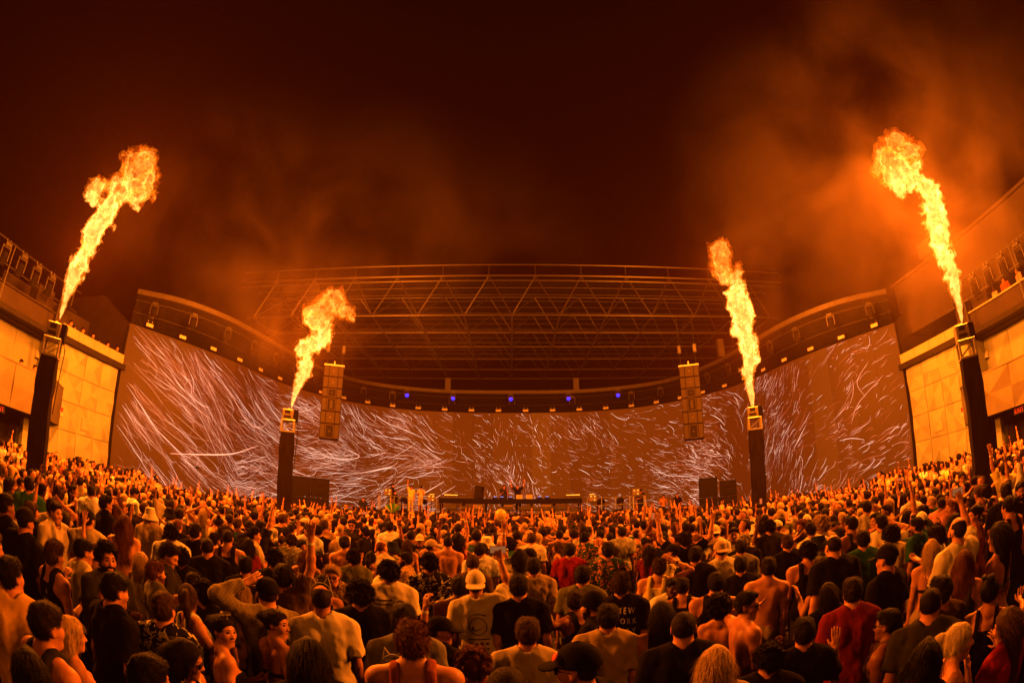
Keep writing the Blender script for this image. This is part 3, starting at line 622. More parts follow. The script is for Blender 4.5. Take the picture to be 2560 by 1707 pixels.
part(bt, 'light_bar', MB().box((-.1, 30.72, 1.66), (8.9, .1, .05)), M_bar)
rb = MB()
for k in range(110): rb.box((-4.5 + k * .081, 30.7, 1.715), (.045, .1, .045))
part(bt, 'bar_rib', rb, M_bar)['kind'] = 'stuff'
for x in (-3.65, -3.0, -.75, -.2, .7, 1.2, 1.75, 2.35, 3.0): part(bt, 'amplifier', MB().box((x, 30.98, 2.0), (.5, .4, .2), bev=.01), M_rim)
for x in (-2.1, 2.1, -.2):
    b = part(bt, 'control_panel', MB().box((x, 30.95, 2.12), (.56, .2, .34), bev=.01), M_bar)
    for dx, dz in ((-.12, .08), (.1, .08), (.08, -.1)): c = MB().lathe([(.035, 0), (.03, .012)], (x + dx, 30.845, 2.12 + dz), 8, Matrix.Rotation(R(90), 3, 'X')).build('indicator', M_amp, b); c.matrix_parent_inverse = lc(c, bt).matrix_parent_inverse
def laptop(x, label):
    t = thing('laptop', label, 'laptop', (x, 31.45, 2.58), 0, 'laptops on the booth')
    MB().box((0, .1, .012), (.36, .25, .02), bev=.004).build('base', M_steel, t); MB().box((0, -.05, .14), (.4, .014, .26), M=Matrix.Rotation(R(12), 3, 'X'), bev=.004).build('lid', M_white_l, t); MB().lathe([(.03, 0), (.02, .004)], (0, -.06, .14), 10, Matrix.Rotation(R(90 + 12), 3, 'X')).build('lid_mark', M_fas, t)
laptop(.45, 'pale laptop in front of the arms-up performer'); laptop(1.08, 'pale laptop right of its twin on the booth')
def deck(x, label):
    t = thing('media_player', label, 'player', (x, 31.4, 2.58), 0, 'players on the booth'); MB().box((0, 0, .05), (.34, .42, .1), bev=.01).build('body', M_black, t); MB().lathe([(.1, .1), (.1, .115), (.02, .12)], (0, -.03, 0), 14).build('jog_wheel', M_dsteel, t); MB().box((0, .12, .12), (.18, .12, .02), M=Matrix.Rotation(R(20), 3, 'X')).build('screen', emit('screen_blue', (.25, .35, 1), 1.2), t)
for x, l in ((-1.05, 'black media player left of the performers'), (-.62, 'black media player before the left performer'), (-.1, 'black mixer deck between the performers'), (1.7, 'black media player at the right of the laptops'), (2.2, 'outermost black media player on the booth')): deck(x, l)
t = thing('monitor_speaker', 'slatted wedge speaker standing on the booth at left', 'speaker', (-2.05, 31.5, 2.58)); MB().box((0, 0, .4), (.55, .4, .8), M=Matrix.Rotation(R(8), 3, 'Y'), bev=.02).build('cabinet', M_cone, t)
for k in range(5): MB().box((-.05 + .0 * k, -.21, .14 + k * .14), (.4, .03, .06), M=Matrix.Rotation(R(8), 3, 'Y')).build('slat', M_spk, t)
for sx, nm in ((-1, 'left'), (1, 'right')):
    t = thing('pixel_batten', 'amber glowing light batten over the %s stage wing' % nm, 'light batten', (sx * 4.7, 32.6, 2.8), 0, 'stage battens')
    MB().box((0, 0, 0), (2.6, .08, .07), bev=.01).build('housing', M_rim, t); MB().box((-.75 * sx * 1, -.044, .0), (.9, .012, .05)).box((.5 * sx, -.044, 0), (.3, .012, .05)).each('lit_strip', emit('batten_amber', (1, .42, .04), 1.8), t)
    for k in (-1.2, 1.2): MB().tube((k, 0, -.03), (k, 0, -1.22), .02, 5).build('stand', M_dsteel, t)
    gr = thing('guard_rail', 'tubular guard rail along the %s stage wing' % nm, 'railing', (sx * 6.4, 30.7, 1.56), 0, 'stage guard rails')
    for z in (.5, .98): part(gr, 'rail', MB().tube((sx * 4.6, 30.7, 1.56 + z), (sx * 8.2, 30.75, 1.56 + z), .025, 6), M_steel)
    for k in range(5): part(gr, 'post', MB().tube((sx * (4.6 + .9 * k), 30.7, 1.56), (sx * (4.6 + .9 * k), 30.7, 2.55), .025, 6), M_steel)
    for k, x in enumerate((7.45, 8.2)):
        p = thing('marker_pole', '%s pale upright pole beside the %s stage wing' % (('inner', 'outer')[k], nm), 'pole', (sx * x, 30.4, 0), 0, 'pale poles'); MB().tube((0, 0, 0), (0, 0, 2.55), .035, 8).build('shaft', M_trim, p); MB().box((0, 0, .02), (.3, .3, .04)).build('foot', M_dsteel, p)
    for k, (x, z) in enumerate(((4.95, 2.55), (7.7, 2.8))):
        b = thing('relay_box', '%s amber studded control box on the %s stage wing' % (('inner', 'outer')[k], nm), 'control box', (sx * x, 30.75, z), 0, 'stage control boxes'); MB().box((0, 0, 0), (.5, .2, .42), bev=.015).build('case', M_bar, b); MB().tube((0, 0, -.2), (0, 0, 1.58 - z), .03, 5).build('stand', M_dsteel, b)
        for dx, dz in ((-.12, .1), (.12, .1), (.1, -.12)): MB().lathe([(.04, 0), (.03, .015)], (dx, -.1, dz), 8, Matrix.Rotation(R(90), 3, 'X')).build('indicator', M_amp, b)
    for k, (x, y) in enumerate(((5.7, 32.2), (6.9, 32.0))):
        p = thing('floor_wash', '%s dark moving lamp standing on the %s stage wing' % (('inner', 'outer')[k], nm), 'stage light', (sx * x, y, 1.56), 0, 'floor stage lights'); MB().box((0, 0, .1), (.42, .36, .2), bev=.02).build('base', M_black, p); MB().box((-.2, 0, .5), (.06, .12, .62)).box((.2, 0, .5), (.06, .12, .62)).each('yoke_arm', M_black, p); MB().lathe([(.1, -.25), (.17, -.18), (.18, .12), (.2, .24)], (0, 0, .75), 14, Matrix.Rotation(R(60 * sx), 3, 'Y')).build('head', M_black, p)
# crowd barrier at the foot of the stage
for k in range(12):
    b = thing('crowd_barrier', 'dark steel barrier section %s along the stage front' % ['leftmost', 'second from left', 'third from left', 'fourth from left', 'fifth from left', 'left of middle', 'right of middle', 'fifth from right', 'fourth from right', 'third from right', 'second from right', 'rightmost'][k], 'barrier', (-9.35 + 1.7 * k, 28.9, 0), 0, 'stage barrier sections')
    MB().box((0, 0, .6), (1.66, .05, 1.1), bev=.01).build('sheet', M_dsteel, b); MB().box((0, .5, .02), (1.66, .9, .03)).build('foot_plate', M_dsteel, b)
    for s in (-.7, .7): MB().tube((s, .04, 1.1), (s, .9, .04), .025, 5).build('strut', M_dsteel, b)
# --- lamps on the gantry
def yoke_light(label, loc, rz, lens, tilt, group, sc=1., tall=False):
    t = thing('moving_light', label, 'stage light', loc, rz, group)
    MB().box((0, 0, -.09 * sc), (.34 * sc, .3 * sc, .16 * sc), bev=.02).build('base', M_dsteel, t)
    MB().tube((-.1 * sc, 0, .0), (-.1 * sc, 0, .12 * sc), .015, 5).tube((.1 * sc, 0, .0), (.1 * sc, 0, .12 * sc), .015, 5).each('clamp', M_steel, t)
    MB().box((-.21 * sc, 0, -.38 * sc), (.045 * sc, .1 * sc, .5 * sc)).box((.21 * sc, 0, -.38 * sc), (.045 * sc, .1 * sc, .5 * sc)).box((0, 0, -.18 * sc), (.42 * sc, .12 * sc, .05 * sc)).each('yoke_arm', M_dsteel, t)
    M = Matrix.Rotation(R(tilt), 3, 'X')
    h = MB().lathe([(.09 * sc, .2 * sc), (.16 * sc, .12 * sc), (.165 * sc, -.12 * sc), (.19 * sc, -.24 * sc), (.19 * sc, -.27 * sc)], (0, 0, -.52 * sc), 14, M).build('head', M_black, t)
    MB().lathe([(.175 * sc, -.272 * sc), (.12 * sc, -.285 * sc), (.02, -.29 * sc)], (0, 0, -.52 * sc), 14, M).build('lens', lens, h)
    return t
M_lens = mat('dark_lens', (.03, .03, .032), .12, 0, .8, .1, 5); M_blue = emit('lens_blue', (.008, .02, 1), 2.0)
ORD = ['first', 'second', 'third', 'fourth', 'fifth', 'sixth', 'seventh', 'eighth', 'ninth', 'tenth', 'eleventh', 'twelfth', 'thirteenth', 'fourteenth', 'fifteenth', 'sixteenth', 'seventeenth', 'eighteenth', 'nineteenth', 'twentieth', '21st', '22nd', '23rd', '24th', '25th', '26th', '27th', '28th', '29th', '30th', '31st']
proto = yoke_light('', (0, 0, 0), 0, M_lens, 8, 'moving lights under the gantry'); protob = yoke_light('', (0, 0, 0), 0, M_blue, -72, 'lit blue gantry lights', .85)
used = [False, False]
def put(pr, i, label, p, rz):
    o = pr if not used[i] else copy_tree(pr); used[i] = True; o.location = p; o.rotation_euler = (0, 0, rz); o['label'] = label
NB = 27
for k in range(NB):
    s = RLEN * ((k + .5) / NB - .5); p, d = ring(s, 10.5); q = scr(SLEN * ((k + .5) / NB - .5), 0); p = p.lerp(Vector((q.x, q.y, 10.5)), .15); p.z = 10.45
    if abs(s) < 8 and k % 2 == 0: continue
    put(proto, 0, '%s dark moving light from the left under the gantry' % ORD[k], p, math.atan2(d.y, d.x))
for k, x in enumerate((-7.87, -4.38, -.09, 4.2, 7.95)):
    s = x * 1.02; p, d = ring(s, 10.62); p.y -= .26
    put(protob, 1, '%s lit blue light from the left under the gantry' % ORD[k], p, math.atan2(d.y, d.x))
def make_strobe():
    t = thing('strobe_light', '', 'strobe', (0, 0, 0), 0, 'strobes along the wall top'); MB().box((0, .06, 0), (.46, .14, .26), bev=.015).build('housing', M_black, t); MB().box((0, -.02, -.02), (.42, .02, .17), bev=.004).build('face', M_white_l, t)
    for s in (-.13, .13): MB().tube((s, .03, .12), (s, .03, .24), .018, 5).build('clamp', M_steel, t)
    return t
sp = make_strobe(); u = False; NS = 30
for k in range(NS):
    s = SLEN * ((k + .5) / NS - .5); p = scr(s, 9.5, .42); a = scr(s - .2, 0); b = scr(s + .2, 0)
    o = copy_tree(sp) if u else sp; u = True; o.location = p; o.rotation_euler = (0, 0, math.atan2(b.y - a.y, b.x - a.x)); o['label'] = '%s pale faced strobe from the left along the video wall top' % ORD[k]
# spots hanging from the terrace trusses
pt = yoke_light('', (0, 0, 0), 0, M_lens, -25, 'terrace truss lamps', 1.15); u = False
for sd, nm in ((-1, 'left'), (1, 'right')):
    for k, y in enumerate((7.6, 8.9, 10.0, 11.0, 12.0, 13.4)):
        o = copy_tree(pt) if u else pt; u = True; o.location = (sd * 19.42, y, 9.56 - (y - 7) * .018 - .13); o.rotation_euler = (0, 0, R(90 * sd)); o['label'] = '%s lamp from the front on the %s terrace truss' % (ORD[k], nm)
# ================================================================ people: one continuous body mesh each, with hair and clothing as children
def nrm(v): v = np.array(v, float); return v / np.linalg.norm(v)
ARM = {  # (upper arm direction, forearm direction, finger curl, spread) for the right arm, x mirrored for the left
    'down': ((.13, -.08, -1), (.05, .22, -1), .5, .1), 'bent': ((.22, .05, -1), (-.45, .8, .25), .8, .1), 'hold': ((.25, .35, -.9), (-.25, .5, .85), .9, .1),
    'up': ((.28, .22, .95), (-.02, .12, 1), .25, .5), 'upout': ((.75, .15, .7), (.12, .18, 1), .2, .6), 'point': ((.5, .5, .55), (.1, .65, .75), .3, .2),
    'fist': ((.55, .35, .2), (-.05, .12, 1), 1.3, .0), 'head': ((.85, .25, .55), (-.85, -.1, .42), .5, .3), 'phone': ((.45, .7, .45), (-.22, .25, .95), .9, .0),
    'out': ((.9, .35, -.15), (.55, .8, .12), .4, .2), 'face': ((.35, .35, -.8), (-.35, .35, .95), .5, .3), 'palm': ((.4, .3, -.8), (-.02, .25, 1), .12, .22), 'elbow': ((.9, .1, .05), (-.6, .7, .3), .4, .3)}
POSE = {  # build, left arm, right arm, head yaw, head pitch
    'm_stand': ('m', 'down', 'down', 0, 0), 'm_stand_side': ('m', 'down', 'down', 62, -4), 'm_look_down': ('m', 'bent', 'bent', 18, -24), 'm_chest': ('m', 'hold', 'bent', 8, 0),
    'm_arm_up': ('m', 'down', 'up', 8, 6), 'm_arms_up': ('m', 'upout', 'upout', 0, 8), 'm_phone': ('m', 'bent', 'phone', 0, 6), 'm_head': ('m', 'down', 'head', 10, 0),
    'm_fist': ('m', 'down', 'fist', 40, 0), 'm_point': ('m', 'down', 'point', 35, 4), 'm_out': ('m', 'down', 'out', 30, 0), 'm_elbow': ('m', 'bent', 'elbow', 40, 0),
    'm_palm': ('m', 'down', 'palm', 0, 0), 'f_stand': ('f', 'down', 'down', 0, 0), 'f_side': ('f', 'down', 'bent', 60, 0), 'f_chest': ('f', 'hold', 'face', 15, -6), 'f_arm_up': ('f', 'bent', 'up', 0, 5),
    'f_arms_up': ('f', 'upout', 'up', 10, 8), 'f_head': ('f', 'head', 'head', 0, 0), 'f_cup': ('f', 'down', 'hold', 55, -5)}
HZ = 1.632
def dims(b):
    return dict(sh=.192, hip=.085, cw=.168, ww=.145, cd=.66, arm=1.0, neck=.057) if b == 'm' else dict(sh=.163, hip=.092, cw=.142, ww=.118, cd=.68, arm=.84, neck=.047)
def joints(pose):
    b, la, ra, yaw, pit = POSE[pose]; D = dims(b); J = {}
    for s, a in ((-1, la), (1, ra)):
        u, f, curl, spread = ARM[a]; u = nrm((s * u[0], u[1], u[2])); f = nrm((s * f[0], f[1], f[2]))
        up = max(0, u[2])
        sh = np.array((s * (D['sh'] - .03 * up), -.01, 1.425 + .06 * up)); el = sh + u * .285; wr = el + f * .25
        J[s] = (sh, el, wr, f, curl, spread, up)
    Rm = np.array(Matrix.Rotation(R(yaw), 3, 'Z') @ Matrix.Rotation(R(pit), 3, 'X'))
    return b, D, J, Rm, yaw
def hand(F, s, wr, f, curl, spread, r=1., fine=True):
    ref = np.array((0, 1, 0.)) if abs(f[1]) < .7 else np.array((0, 0, 1.))
    side = nrm(np.cross(f, ref)) * s; n = nrm(np.cross(side, f)) * s   # side: towards the thumb's far edge, n: palm normal
    if n[1] < 0 and abs(f[1]) < .7: n = -n
    w = wr + f * .018
    for o in (-.024, -.008, .008, .024): F.cap(w + side * o * .8, w + f * .072 + side * o * 1.1, .0135 * r, .012 * r, .012)
    if not fine:
        F.cap(w + f * .06, w + f * .15, .03, .02, .02); return
    for i, (o, L) in enumerate(((-.029, .066), (-.0105, .08), (.0095, .084), (.029, .072))):
        d0 = nrm(f + side * o * 9 * spread + n * curl * .35); p0 = w + f * .075 + side * o * 1.1; p1 = p0 + d0 * L * .5
        d1 = nrm(d0 + n * curl * .9); p2 = p1 + d1 * L * .32; p3 = p2 + nrm(d1 + n * curl * .8) * L * .24
        F.cap(p0, p1, .0098 * r, .0092 * r, .004); F.cap(p1, p2, .0092 * r, .0086 * r, .003); F.cap(p2, p3, .0086 * r, .0076 * r, .003)
    t0 = w + f * .012 + side * .024; t1 = t0 + nrm(f * .75 + side * .9 + n * .35) * .042; F.cap(t0, t1, .013 * r, .0115 * r, .01); F.cap(t1, t1 + nrm(f + side * .35 + n * .4 * (1 + curl)) * .034, .011 * r, .009 * r, .004)
def headfield(F, Rm, fine=True, fem=False):
    c = np.array((0, .012, HZ))
    T = lambda p: c + Rm @ np.array(p, float)
    E = lambda p, r, k=.02, op='u': F.ell(T(p), r, k, op, Rm)
    C = lambda a, b, r, r2=None, k=.01: F.cap(T(a), T(b), r, r2, k)
    E((0, -.012, .028), (.075, .096, .09), .02); E((0, .02, -.028), (.059, .072, .082), .03)
    E((0, .032, -.074), (.044 if fem else .049, .046, .04), .03)
    if not fine: C((0, .09, 0), (0, .108, -.025), .01, .014, .01); return
    C((-.02, .062, -.1), (.02, .062, -.1), .014 if fem else .018, None, .03)
    for s in (-1, 1):
        E((s * .04, .056, -.022), (.026, .026, .024), .03)
        E((s * .031, .1, .006), (.0185, .014, .0125), .012, 's')
        E((s * .0315, .0735, .004), (.0125, .0125, .0115), .004)
        C((s * .012, .086, .024), (s * .047, .068, .022), .0085 if fem else .0105, .008, .01)
        E((s * .0765, -.004, -.004), (.0085, .021, .031), .006); E((s * .083, .006, -.002), (.006, .011, .017), .006, 's')
        E((s * .011, .1, -.034), (.0085, .009, .0075), .006)
    C((0, .084, .012), (0, .104, -.026), .0075, .0115, .008); E((0, .107, -.03), (.0105, .0105, .009), .006)
    C((-.02, .082, -.0565), (.02, .082, -.0565), .0062, None, .005); C((-.017, .083, -.0665), (.017, .083, -.0665), .0072, None, .005)
    C((-.022, .098, -.0612), (.022, .098, -.0612), .0022, None, .004) if False else None
def bodyfield(F, pose, fine=True):
    b, D, J, Rm, yaw = joints(pose); fem = b == 'f'; dy = D['cd']
    # torso
    F.cap((0, 0, 1.02), (0, 0, 1.12), D['ww'], D['ww'] * .98, .03, (1, dy, 1)); F.cap((0, 0, 1.14), (0, -.005, 1.33), D['ww'], D['cw'], .06, (1, dy, 1))
    F.cap((0, .0, .93), (0, .0, 1.0), .165 if fem else .155, .15, .05, (1, .72, 1))
    for s in (-1, 1):
        sh, el, wr, f, curl, spread, up = J[s]; a = D['arm']
        F.cap((s * .05, -.02, 1.5), sh + (0, 0, .0), .05 * a, .054 * a, .05); F.cap((s * .07, .0, 1.3), sh, .085 * a, .06 * a, .05)
        F.cap((s * .085, -.055, 1.38), (s * .07, -.05, 1.22), .055 * a, .05, .04)       # shoulder blade
        F.cap(sh, sh + (el - sh) * .45, .058 * a, .05 * a, .03); F.cap(sh + (el - sh) * .45, el, .05 * a, .039 * a, .02)
        F.cap(el, el + (wr - el) * .35, .04 * a, .041 * a, .02); F.cap(el + (wr - el) * .35, wr + f * .01, .041 * a, .026 * a, .02)
        hand(F, s, wr, f, curl, spread, .9 if fem else 1., fine)
        hp = (s * D['hip'], 0, .9)
        F.cap(hp, (s * .1, .015, .5), .088, .058, .05); F.cap((s * .1, .012, .5), (s * .105, -.01, .1), .057, .036, .03)
        F.cap((s * .105, -.03, .045), (s * .115, .13, .03), .042, .032, .03); F.ell((s * .085, -.06, .93), (.08, .07, .085), .05)
        if fem: F.ell((s * .066, .085, 1.285), (.058, .05, .055), .03)
        else: F.ell((s * .075, .07, 1.33), (.075, .045, .06), .04)
    nb = np.array((0, -.022, 1.47)); nt = np.array((0, .012, HZ)) + Rm @ np.array((0, -.022, -.065))
    F.cap(nb, nt, D['neck'] * 1.08, D['neck'], .03)
    headfield(F, Rm, fine, fem)
    return b, D, J, Rm, yaw
def extent(pose, m=.14):
    b, D, J, Rm, yaw = joints(pose); P = [(-.27, -.2, 0), (.27, .2, 1.76)]
    for s in (-1, 1):
        wr, f = J[s][2], J[s][3]; P += [J[s][1], wr + f * .2]
    P = np.array(P); lo, hi = P.min(0) - (m * .4), P.max(0) + (m * .4); lo[2] = -.02; return lo, hi
BODY = {}; SHIRT = {}; PANTS = {}; HAIR = {}
def body_mesh(pose):
    if pose in BODY: return BODY[pose]
    lo, hi = extent(pose); r = .0085
    F = Field(arange(lo[0], hi[0], r), arange(lo[1], hi[1], r), np.concatenate([np.arange(-.02, .86, .03), np.arange(.86, 1.2, .017), np.arange(1.2, hi[2] + r, r)]))
    b, D, J, Rm, yaw = bodyfield(F, pose)
    V, Q = F.nets()
    c = V[Q].mean(1); h = (c - np.array((0, .012, HZ))) @ Rm      # face centres in the head's own frame
    mi = np.zeros(len(Q), int); ax = np.abs(h[:, 0]); y, z = h[:, 1], h[:, 2]; hd = (np.abs(h) < .16).all(1)
    bd = hd & (((z < -.042) & (y > -.002) & (z > -.125)) | ((z < -.038) & (z > -.052) & (ax < .034) & (y > .07)) | ((ax > .05) & (z < .0) & (y > -.005) & (y < .03) & (z > -.1)))
    mi[bd] = 3
    mi[hd & (y > .07) & (ax < .025) & (z > -.073) & (z < -.051)] = 2
    mi[hd & (y > .055) & (ax > .013) & (ax < .047) & (z > .021) & (z < (.027 if b == 'f' else .030))] = 1
    mi[hd & (y > .07) & (np.abs(ax - .0315) < .013) & (np.abs(z - .004) < .006)] = 1
    BODY[pose] = np_mesh('body_' + pose, V, Q, [None] * 4, mi); return BODY[pose]
def fold(P, amp, fq=1.):
    return amp * (vnoise(P[0] * 14 * fq + 3, P[1] * 14 * fq, P[2] * 7 * fq) - .5) + amp * .6 * (vnoise(P[0] * 30 * fq, P[1] * 30 * fq + 9, P[2] * 17 * fq) - .5)
def shirt_mesh(pose, kind):
    key = (pose, kind)
    if key in SHIRT: return SHIRT[key]
    b, D, J, Rm, yaw = joints(pose); fem = b == 'f'; dy = D['cd']; r = .0125
    lo, hi = extent(pose); F = Field(arange(lo[0], hi[0], r), arange(lo[1] - .02, hi[1], r), arange(.78, min(hi[2], 2.0), r)); g = .016 if kind in ('tee', 'long') else .009
    F.cap((0, 0, 1.0), (0, 0, 1.12), D['ww'] + g + (.012 if not fem else .0), D['ww'] + g, .03, (1, dy, 1)); F.cap((0, 0, 1.14), (0, -.005, 1.33), D['ww'] + g, D['cw'] + g, .06, (1, dy, 1))
    F.cap((0, 0, .84), (0, .0, 1.0), (.165 if fem else .158) + g, .15 + g, .06, (1, .76, 1))
    SL = Field(*F.g)
    for s in (-1, 1): F.ell((s * .085, -.055, .92), (.1, .1, .13), .06)
    for s in (-1, 1):
        sh, el, wr, f, curl, spread, up = J[s]; a = D['arm']; tl = kind in ('tee', 'long')
        F.cap((s * .07, .0, 1.3), sh * (.94, 1, 1) if tl else (s * D['sh'] * .74, -.01, 1.4), .085 * a + g, .055 * a + g * .6, .05); F.cap((s * .085, -.055, 1.38), (s * .07, -.05, 1.22), .055 * a + g, .05 + g, .04)
        if tl:
            F.cap((s * .05, -.02, 1.5), sh, .05 * a + g * .55, .054 * a + g * .5, .05)
            Fs = Field(*F.g)
            Fs.cap(sh, sh + (el - sh) * (.78 if kind == 'tee' else 1.), .058 * a + g * .5, (.056 if kind == 'tee' else .042) * a + g + (.006 if kind == 'tee' else 0), .03)
            if kind == 'long': Fs.cap(el, wr, .042 * a + g * .8, .03 * a + g * .8, .03)
            n = nrm(el - sh) if kind == 'tee' else f; q = sh + nrm(el - sh) * (.2 if not fem else .13) if kind == 'tee' else wr - f * .005
            sl, P = Fs.blk(q - .13, q + .13); Fs.f[sl] = np.maximum(Fs.f[sl], sum((P[i] - q[i]) * n[i] for i in range(3)))
            SL.f = np.minimum(SL.f, Fs.f)
        elif kind == 'tank': F.cap((s * .085, -.075, 1.36), (s * .08, -.02, 1.455), .045, .075 * a, .02); F.cap((s * .08, -.02, 1.455), (s * .085, .07, 1.36), .075 * a, .045, .02)
        if fem: F.ell((s * .066, .085, 1.285), (.058 + g, .05 + g, .055 + g), .03)
        else: F.ell((s * .075, .07, 1.33), (.075 + g, .045 + g, .06 + g), .04)
    G = np.meshgrid(*F.g, indexing='ij')
    if kind in ('tee', 'long'): F.merge(np.s_[:, :, :], SL.f, .03)
    if kind != 'bra': F.f -= .016 * vnoise(G[0] * 13 + 3, G[1] * 13, G[2] * 6) + .014 * vnoise(G[0] * 28 + G[2] * 14, G[1] * 28 + 9, G[2] * 16 - G[0] * 9) - .006
    F.f = np.maximum(F.f, .865 - G[2] + .012 * vnoise(G[0] * 9, G[1] * 9, G[2] * 0))      # hem
    if kind == 'tank':
        up = G[2] > 1.27; w = .122 if not fem else .104
        F.f = np.maximum(F.f, np.where(up, np.abs(G[0]) - w - np.clip(1.36 - G[2], 0, .1) * .7, -1))
        F.f = np.maximum(F.f, np.where(G[2] > 1.3, np.minimum(.066 - np.abs(G[0]), G[2] - (1.4 if not fem else 1.36)), -1))
    if kind == 'bra':
        F.f = np.maximum(F.f, np.maximum(1.215 - G[2], np.where(G[1] < 0, G[2] - 1.255, G[2] - 1.335)))
    nk = F.blk((-.2, -.2, 1.38), (.2, .2, 1.7))                                              # neck opening
    Fn = Field(*F.g); Fn.cap((0, -.018, 1.515), (0, .02, 1.66), D['neck'] + .007, D['neck'] + .035, .001); Fn.cap((0, .04, 1.49), (0, .09, 1.53), .045, .06, .02)
    F.f = np.maximum(F.f, -Fn.f)
    V, Q = F.nets(); SHIRT[key] = np_mesh('shirt_%s_%s' % key, V, Q, [None]); return SHIRT[key]
def pants_mesh(b, kind='long'):
    if (b, kind) in PANTS: return PANTS[b, kind]
    D = dims(b); F = Field(arange(-.26, .26, .02), arange(-.22, .22, .02), arange(.02, 1.04, .02))
    F.cap((0, 0, .93), (0, 0, .99), .172 if b == 'f' else .165, .16, .05, (1, .76, 1))
    for s in (-1, 1):
        F.cap((s * D['hip'], 0, .9), (s * .1, .015, .5), .102, .074, .04); F.ell((s * .085, -.055, .92), (.092, .085, .1), .05)
        if kind == 'long': F.cap((s * .1, .012, .5), (s * .105, -.01, .1), .073, .06, .03)
    G = np.meshgrid(*F.g, indexing='ij'); F.f += fold(G, .02); F.f = np.maximum(F.f, (.07 if kind == 'long' else .5) - G[2])
    V, Q = F.nets(); PANTS[b, kind] = np_mesh('pants_%s_%s' % (b, kind), V, Q, [None]); return PANTS[b, kind]
def blades(V, Q, n, ln, flow, lift, w=.0035, seed=1):
    """thin tapering locks that break the outline of the hair"""
    rs = np.random.RandomState(seed); q = Q[rs.randint(0, len(Q), n)]; A, B, C, Dd = (V[q[:, i]] for i in range(4))
    u, v = rs.rand(n, 1), rs.rand(n, 1); p = (A * (1 - u) + B * u) * (1 - v) + (Dd * (1 - u) + C * u) * v
    N = np.cross(C - A, Dd - B); N /= np.linalg.norm(N, axis=1)[:, None] + 1e-9
    d = flow(p, N) + rs.normal(0, .2 if ln > .04 else .35, (n, 3)); d -= N * (d * N).sum(1)[:, None] * .7; d /= np.linalg.norm(d, axis=1)[:, None] + 1e-9
    L = ln * (.5 + rs.rand(n, 1)); sd = np.cross(d, N) * w
    m = p + d * L * .5 + N * lift * .8; t = p + d * L + N * lift * (.4 + rs.rand(n, 1))
    P = np.stack([p - sd - N * .002, p + sd - N * .002, m + sd * .8, m - sd * .8, t + sd * .2, t - sd * .2], 1).reshape(-1, 3)
    k = np.arange(n)[:, None] * 6; Fq = np.concatenate([k + np.array([[0, 1, 2, 3]]), k + np.array([[3, 2, 4, 5]])])
    return P, Fq
